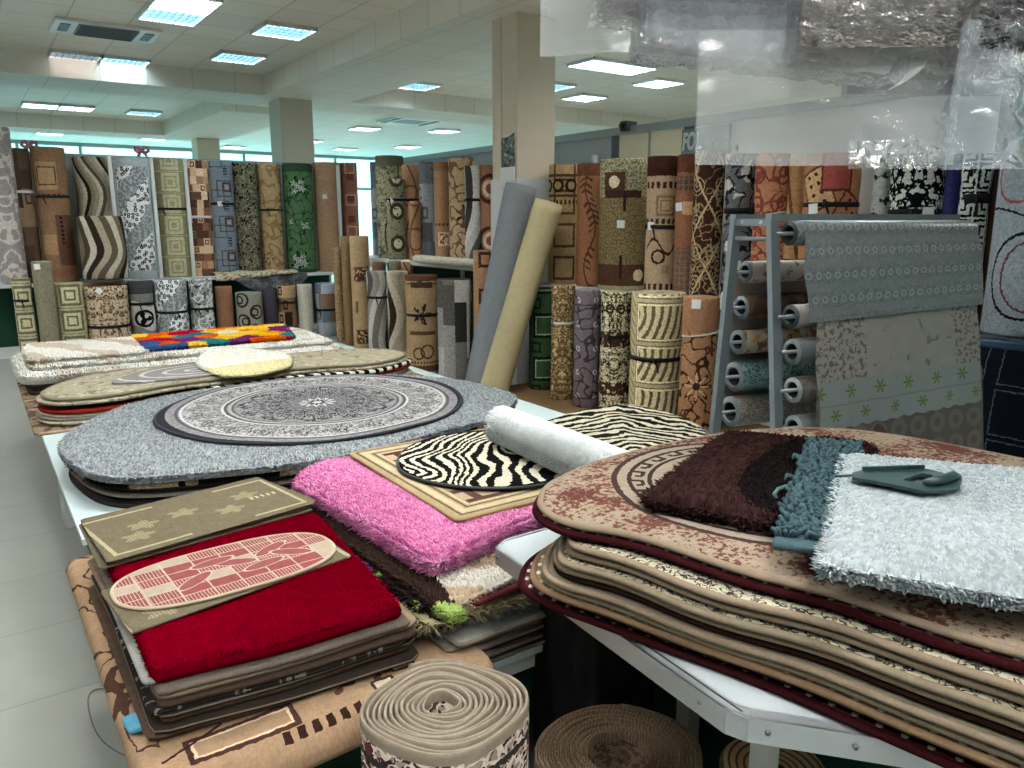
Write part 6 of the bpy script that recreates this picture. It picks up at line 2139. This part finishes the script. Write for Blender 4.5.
def sil(x, y):
    c = mix(noi(x, y, 30, 2), '#73797b', '#8b9092')
    row = near(fr(y / .1), .5, .32)
    c = mix(near(noi(x, y, 38, 2), .5, .04) * row, c, '#6b7577')
    d = hyp(cell(x + fl(y / .1) * .02, .05), cell(y, .1))
    return layers(c, (near(d, .012, .003), '#969fa1'), (d < .007, '#747d7f'))
m_sil = material('oilcloth silver', sil, .22, .12, 60, .4, spec=.6)


def flw(x, y):
    c = mix(noi(x, y, 20, 2), '#94918b', '#a19e97')
    sp_ = near(abs(x - .62), .42, .15) * (y < .36) * (noi(x, y, 45, 3, .6) > .54)
    c = mix(sp_, c, '#6d5a58')
    c = mix((noi(x, y, 12, 2, z=3) > .66) * (y < .34), c, '#6e7d66')
    g_ = near(y, .36, .02); row1 = flower(cell(x, .17), y - .40, 6, .034, .45); row2 = flower(cell(x + .085, .17), y - .50, 6, .03, .45)
    c = mix(near(y, .45, .1), c, '#8f9596')
    return layers(c, (row1, '#5a7a1c'), (row2, '#5a7a1c'), (near(y, .455, .003), '#77807c'))
m_flw = material('oilcloth floral', flw, .4, .08, 60, .1, spec=.4)
m_brt = material('oilcloth brown haze', lambda x, y: layers(mix(noi(x, y, 3, 2), '#56504d', '#6a605b'), (near(hyp(cell(x, .12), cell(y, .12)), .035, .014), '#726b67'), (noi(x, y, 4, 2, z=3) > .6, '#5a3f36')), .4, .1, 60, .1, spec=.4)
m_rose = material('oilcloth roses', lambda x, y: layers('#b5aca2', (noi(x, y, 14, 2, .6) > .57, '#8a5d4a'), (noi(x, y, 16, 2, z=4) > .62, '#7d8060')), .35, .08, 60, .1, spec=.5)
m_dkb = material('oilcloth dark brown', lambda x, y: mix(noi(x, y, 10, 2) > .5, '#42291f', '#6d4a38'), .3, .08, 60, .1, spec=.5)
m_flo = material('oilcloth autumn flowers', lambda x, y: layers('#a89f92', (noi(x, y, 12, 3, .6) > .53, '#7a4a33'), (noi(x, y, 15, 2, z=4) > .6, '#b5872f')), .35, .08, 60, .1, spec=.5)
m_tel = material('oilcloth teal', lambda x, y: layers('#3c6461', (near(noi(x, y, 40, 2), .5, .06), '#86a3a0')), .3, .08, 60, .1, spec=.5)
m_spk = material('oilcloth speckle', lambda x, y: layers('#6f655d', (near(noi(x, y, 60, 2), .5, .06), '#a89e94')), .35, .08, 60, .1, spec=.5)
m_plg = material('oilcloth grey', lambda x, y: mix(noi(x, y, 8, 2), '#5d6263', '#6b7071'), .35, .08, 60, .1, spec=.5)
m_bk1 = material('oilcloth back pinkish', lambda x, y: '#a49c96', .4, 0)
m_bk2 = material('oilcloth back grey', lambda x, y: '#878a88', .4, 0)
oil_roll(1.365, 1, .050, m_rose, 'pale rose patterned oilcloth roll, topmost on the far side of the rack', (0, WR - .06, .15, .03, 0, .0), smat=material('oilcloth pink beige', lambda x, y: '#a0938c', .4, 0))
oil_roll(1.20, 1, .055, m_dkb, 'dark brown oilcloth roll, second on the far side of the rack', (0, WR - .06, .16, .03, 0, .0), smat=m_bk1)
oil_roll(1.035, 1, .058, m_flo, 'oilcloth roll with autumn flowers, third on the far side of the rack', (0, WR - .06, .16, .03, 0, .0), smat=m_bk2)
oil_roll(.865, 1, .072, m_tel, 'teal oilcloth roll on the far side of the rack', (0, WR - .06, .16, .03, 0, .0), smat=m_bk2)
oil_roll(.69, 1, .075, m_spk, 'brown speckled oilcloth roll, lowest visible on the far side of the rack')
oil_roll(1.545, -1, .050, m_sil, 'silvery lace oilcloth roll with hanging sheet, topmost on the near side', (.02, WR - .02, .36, .02, 0, .004), core='#24302e')
oil_roll(1.205, -1, .050, m_flw, 'cream oilcloth roll with green flower sheet hanging on the near side', (.075, WR - .03, .47, .016, 12, .004), core='#3d4644')
oil_roll(1.06, -1, .055, m_plg, 'plain grey oilcloth roll half hidden on the near side of the rack')
oil_roll(.90, -1, .055, m_brt, 'brown grey oilcloth roll with hanging sheet on the near side of the rack', (.06, WR, .66, .0, 0, .002), core='#8f9698')
oil_roll(.74, -1, .055, m_plg, 'plain grey oilcloth roll low on the near side of the rack', core='#777e80')

# packaged goods and tall roll at the right edge
q0 = onX(1012, 335, 4.42)
bx = empty('package', (4.45, q0.y, 0), label='dark blue black package with pale square outlines under the grey roll at the right edge', cat='package')
zt_ = q0.z


def pk(x, y):
    c = mix(noi(x, y, 6), '#0f1622', '#17202f')
    return layers(c, (near(mx(abs(cell(x, .3)), abs(cell(y, .26))), .115, .003), '#59626d'), (box(x, y, .03, .62, .03, .035), '#6f766f'))
m_pk = P('package print', pk, grain=.1)
hw = .26
vs = []; fs = []; uvp_ = []
bm = bmesh.new(); bmesh.ops.create_cube(bm, size=1); bmesh.ops.subdivide_edges(bm, edges=list(bm.edges), cuts=8, use_grid_fill=True)
for v in bm.verts:
    x, y, z = v.co
    v.co = Vector((x * .52, y * .56, (z + .5) * (zt_ - .04))) + Vector((x, y, 0)) * .05 * (1 - (2 * z) ** 2)
bm.verts.index_update()
vs = [v.co.copy() for v in bm.verts]; fs = [tuple(v.index for v in f.verts) for f in bm.faces]; bm.free()
mesh('wrapped_bale', vs, fs, m_pk, bx, [(v.y + v.x, v.z) for v in vs])
MB().box((-.27, -.29, zt_ - .045), (.27, .29, zt_), None, .012).build('blue_lid', plain('blue plastic', '#33506b', .35, .5), bx)
fo = MB()
o = roll((4.42, q0.y - .02, zt_ + .012), .17, 1.0, m_R16, 'grey', 'grey blue roll with red and black loops standing on the dark package', n=48)
# crumpled film under that roll
def crumple(name, label, o0, ex, ey, w, h, nx, ny, amp, mat, parent=None, seed=0.0, sc=9.0, cat='plastic film', dz=None, edgefade=False):
    n_ = ex.cross(ey).normalized(); vs = []; fs = []; uv = []
    for j in range(ny + 1):
        for i in range(nx + 1):
            s_, t_ = i / nx, j / ny
            p = o0 + ex * (w * s_) + ey * (h * t_)
            q = Vector((s_ * w * sc + seed, t_ * h * sc, seed))
            a = mnoise.noise(q) * .6 + (1 - abs(mnoise.noise(q * 1.9))) * .5 + .25 * mnoise.noise(q * 4.3)
            k = amp * (min(1, 4 * t_) if edgefade else 1)
            p = p + n_ * (a - .4) * k + (dz(s_, t_) if dz else Vector())
            vs.append(p); uv.append((s_ * w, t_ * h))
    for j in range(ny):
        for i in range(nx):
            fs.append((j * (nx + 1) + i, j * (nx + 1) + i + 1, (j + 1) * (nx + 1) + i + 1, (j + 1) * (nx + 1) + i))
    if parent is None:
        c = vs[0]; vs = [v - c for v in vs]
        r = mesh(name, vs, fs, mat, None, uv, loc=c)
        return tag(r, label, cat)
    L = Vector(parent.location)
    return mesh(name, [v - L for v in vs], fs, mat, parent, uv)


crumple('plastic_film', 'crumpled clear film lying on the blue lid under the grey roll', Vector((4.18, q0.y - .28, zt_ + .006)), Vector((1, 0, 0)), Vector((0, 1, 0)), .52, .56, 30, 30, .03, film('clear film lid', '#dfe6ea', .765, .07, .6), seed=3.0, sc=12)
# brown wooden upright beside the greek key roll
qb_ = onX(992, 230, 4.72)
o = slabo('wooden_post', (4.7, qb_.y - .05, 0), (4.78, qb_.y + .03, 2.3), plain('brown wood', '#4a2c1f', .6, .3, grain=.15, gs=20), None, .004)
tag(o, 'dark brown wooden upright between the black key roll and the grey blue roll', 'post')

# ================================================================ OVERHEAD SHELF WITH BAGGED RUGS
fwd = Vector((FX, FY, 0)); rgt = Vector((FY, -FX, 0)); UPV = Vector((0, 0, 1))


def bp(u, v, D): return onD(u, v, D)


# board carrying the packages; upright stands outside the view on the right
zb = bp(930, 66, 1.66).z
b0 = bp(882, 60, 1.66); b0.z = zb; b1 = bp(1190, 60, 1.66); b1.z = zb
sh = empty('overhead_shelf', Vector((b1.x, b1.y, 0)) + fwd * .2, label='brown overhead shelf board above the white table beside the bagged rugs', cat='shelf')
Ls = Vector(sh.location)
bo_ = MB()
c0 = b0 + fwd * .03 - Ls; c1 = b1 + fwd * .03 - Ls
M = Matrix(((rgt.x, fwd.x, 0, c0.x), (rgt.y, fwd.y, 0, c0.y), (0, 0, 1, c0.z), (0, 0, 0, 1)))
wid = (b1 - b0).length
MB().box((0, 0, 0), (wid + .06, .17, .028), M).build('shelf_board', plain('brown wood shelf', '#3a251b', .6, .3, grain=.15, gs=20), sh)
MB().box((0, .13, -.03), (wid + .06, .16, 0), M).build('rail', m_dgrey, sh)
for (a_, b_) in ((.05, .02), (.05, .15), (wid, .02), (wid, .15)):
    MB().tube([M @ Vector((a_, b_, 0)), M @ Vector((a_, b_, CEIL - zb))], .006, 8).build('hanger_rod', m_dgrey, sh)
# rail above the view from which the bags hang
RAILZ = bp(800, -110, 1.66).z
ra = bp(560, 60, 1.66); rb2 = bp(1190, 60, 1.66); ra.z = rb2.z = RAILZ
hr = empty('hanging_rail', (ra + rb2) / 2, label='grey ceiling hung rail over the bagged rugs above the white table', cat='rail')
MB().bar(ra - (ra + rb2) / 2, rb2 - (ra + rb2) / 2, .03, .03).build('bar', m_dgrey, hr)
for q_ in (.04, .5, .96):
    pq = ra.lerp(rb2, q_) - (ra + rb2) / 2
    MB().tube([pq, pq + Vector((0, 0, CEIL - RAILZ))], .006, 8).build('hanger_rod', m_dgrey, hr)
# white strap hanging from the shelf
spts = [bp(918, 50, 1.64), bp(920, 58, 1.62), bp(917, 68, 1.60), bp(909, 77, 1.60), bp(898, 84, 1.62)]
sv = []; sf = []
for p in spts:
    for k in (-1, 1): sv.append(p + rgt * .018 * k + UPV * .01 * k)
so_ = [Vector(v) for v in sv]; c = so_[0].copy()
for i in range(len(spts) - 1): sf.append((2 * i, 2 * i + 1, 2 * i + 3, 2 * i + 2))
o = mesh('hanging_strap', [v - c for v in so_], sf, m_white, None, loc=c)
md = o.modifiers.new('thick', 'SOLIDIFY'); md.thickness = .003
tag(o, 'short white strap hanging from the overhead shelf between the plastic bags', 'strap')

f_clear = film('clear bag film', '#f4f8fc', .78, .07, .55, .5)
f_veil = film('milky bag film', '#e2e5e6', .765, .07, .3, .22)
f_blue = film('blue bag film', '#e3eefb', .765, .07, .7, .5)


def bagrug(name, label, u0, v0, u1, v1, D, thick, rugmat, filmmat, pile=None, seed=1.0, sag=.0):
    """rug folded inside a clear bag: a soft slab with crinkled film round it"""
    a = bp(u0, v1, D); b = bp(u1, v1, D); t = bp(u0, v0, D)
    w_ = (b - a).length; h_ = t.z - a.z
    root = empty(name, a, label=label, cat='bagged rug')
    def body(inset, amp, sc, nx, ny, nm, mat, sd):
        bm = bmesh.new(); bmesh.ops.create_cube(bm, size=1)
        bmesh.ops.subdivide_edges(bm, edges=list(bm.edges), cuts=nx, use_grid_fill=True)
        vs = []; uv = []
        for v in bm.verts:
            x, y, z = v.co.x * 2, v.co.y * 2, v.co.z * 2
            # soft superellipsoid section in depth and height
            m_ = (abs(y) ** 4 + abs(z) ** 4) ** .25
            k = max(abs(y), abs(z)) / m_ if m_ > 1e-6 else 1
            y *= k; z *= k
            p = rgt * (w_ / 2 + x * (w_ / 2 - inset)) + fwd * (thick / 2 + y * (thick / 2 - inset)) + UPV * (h_ / 2 + z * (h_ / 2 - inset) - sag * x * 0.5 * h_)
            q = Vector((x * w_ * sc + sd, y * thick * sc, z * h_ * sc))
            nn = (fwd * y + UPV * z); nn = nn.normalized() if nn.length > 0 else nn
            p = p + nn * amp * (mnoise.noise(q) + (.7 - 1.4 * abs(mnoise.noise(q * 2.1))) + .4 * mnoise.noise(q * 4.7))
            vs.append(p); uv.append((x * w_ / 2, z * h_ / 2))
        bm.verts.index_update(); fs = [tuple(v.index for v in f.verts) for f in bm.faces]; bm.free()
        return mesh(nm, vs, fs, mat, root, uv)
    inner = body(.014, .004, 7, 20, 20, 'folded_rug', rugmat, seed)
    if pile:
        g = np.random.default_rng(77); N = pile
        x = g.uniform(0.02, .98, N); z = g.uniform(.05, .97, N)
        pos = np.array([list(rgt * (w_ * a_) + fwd * .012 + UPV * (h_ * c_ - sag * (2 * a_ - 1) * .5 * h_)) for a_, c_ in zip(x, z)])
        tuft_mesh('pile', root, pos, np.tile(np.array(list(-fwd + UPV * -.4)), (N, 1)), .016, .006, rugmat, .4, None, 78)
    body(-.006, .012, 17, 64, 64, 'plastic_bag', filmmat, seed + 5)
    for q_ in (.25, .75):
        p0 = rgt * (w_ * q_) + fwd * (thick / 2) + UPV * (h_ - .01 - sag * (q_ * 2 - 1) * .5 * h_)
        # loop of film knotted round the rail
        pr = Vector((p0.x + a.x, p0.y + a.y, 0)) ; dd = (pr - ra).dot(fwd)
        p1 = p0 - fwd * (dd + .0); p1.z = RAILZ - a.z + .02
        MB().tube([p0, (p0 + p1) / 2, p1], [.02, .008, .012], 8).build('hanging_loop', filmmat, root)
    return root


m_pkb1 = P('mauve beige shag', lambda x, y: mix(noi(x, y, 30, 2), '#c4b9c0', '#d6ccd2'), grain=.25)
m_beis = P('beige pink shag', lambda x, y: mix(noi(x, y, 6, 2) > .5, '#d6c6be', '#e6dad0'), grain=.25)
m_pur = P('purple mauve shag', lambda x, y: layers(mix(noi(x, y, 20, 2), '#a08a9c', '#b8a2b2'), (near(noi(x, y, 4, 1), .5, .05), '#46212f')), grain=.25)
m_dkgr = P('grey rolled rug', lambda x, y: mix(noi(x, y, 12, 2), '#dde2e8', '#eef1f4'), grain=.25)
bag_a = bagrug('bagged_rug', 'grey rug rolled in crinkled plastic bag above the metal rack', 640, -40, 905, 62, 1.62, .10, m_dkgr, f_blue, seed=2.0, sag=.28)
bag_b = bagrug('bagged_rug', 'mauve grey rug in a plastic bag lying highest at the top edge', 600, -90, 800, 2, 1.58, .22, m_pkb1, f_blue, seed=9.0, sag=.1)
bag_c = bagrug('bagged_rug', 'beige and mauve shag rug in a clear bag with a wide empty flap below', 800, -70, 972, 50, 1.56, .20, m_beis, f_clear, pile=3500, seed=4.0)
bag_d = bagrug('bagged_rug', 'purple shag rug in a plastic bag at the upper right corner', 975, -60, 1170, 52, 1.50, .18, m_pur, f_clear, pile=2500, seed=6.0)


def flap(u0, u1, v0, v1, D, mat, owner, seed, amp=.012, dv=0.0):
    a = bp(u0, v0, D); b = bp(u1, v0, D); c = bp(u0, v1, D)
    for lay in (0, 1):
      a = a + fwd * (.012 * lay)
      r = crumple('bag_flap' if lay == 0 else 'bag_flap_back', None, a, (b - a).normalized(), UPV * -1, (b - a).length, a.z - c.z, 60, 40, amp, mat, parent=owner, seed=seed + lay * .07, sc=7, edgefade=False,
                dz=lambda s_, t_: Vector((0, 0, dv * s_ * t_)) + fwd * (.02 * math.sin(s_ * 7 + seed) * t_))
    return r


flap(541, 712, -30, 54, 1.66, f_veil, bag_b, 1.3)
flap(700, 966, 30, 165, 1.60, f_veil, bag_c, 5.1, .014)
flap(966, 1110, 20, 169, 1.50, f_blue, bag_d, 8.2, .016)
# crumpled corner of film that catches the light on the wide flap
cr = bp(850, 150, 1.575)
crumple('folded_corner', None, bp(850, 140, 1.58), rgt, (UPV * -1 + fwd * -.15).normalized(), .18, .055, 40, 18, .016, film('shiny film', '#f4f8fc', .765, .07, .9), parent=bag_c, seed=2.7, sc=16)
# ================================================================ CAMERA, WORLD, VIEW
cam = bpy.data.cameras.new('camera')
cam.sensor_width = 36.0
cam.lens = F / 1024 * 36.0
cam.clip_start = .05; cam.clip_end = 100
co = bpy.data.objects.new('camera', cam)
co.location = (0, 0, EYE)
co.rotation_euler = (PI / 2 - PITCH, 0, -YAW)
COL.objects.link(co)
SC.camera = co

w_ = bpy.data.worlds.new('world'); SC.world = w_; w_.use_nodes = True
bg = w_.node_tree.nodes['Background']
bg.inputs[0].default_value = (.75, .85, .9, 1); bg.inputs[1].default_value = .3

SC.view_settings.view_transform = 'Standard'
SC.view_settings.look = 'None'
SC.view_settings.gamma = 1.0
SC.view_settings.use_curve_mapping = False
SC.view_settings.exposure = EXPOSURE
try:
    SC.cycles.max_bounces = 12; SC.cycles.transparent_max_bounces = 24; SC.cycles.diffuse_bounces = 8
    SC.cycles.sample_clamp_indirect = 6.0
    SC.cycles.use_denoising = True
except Exception:
    pass
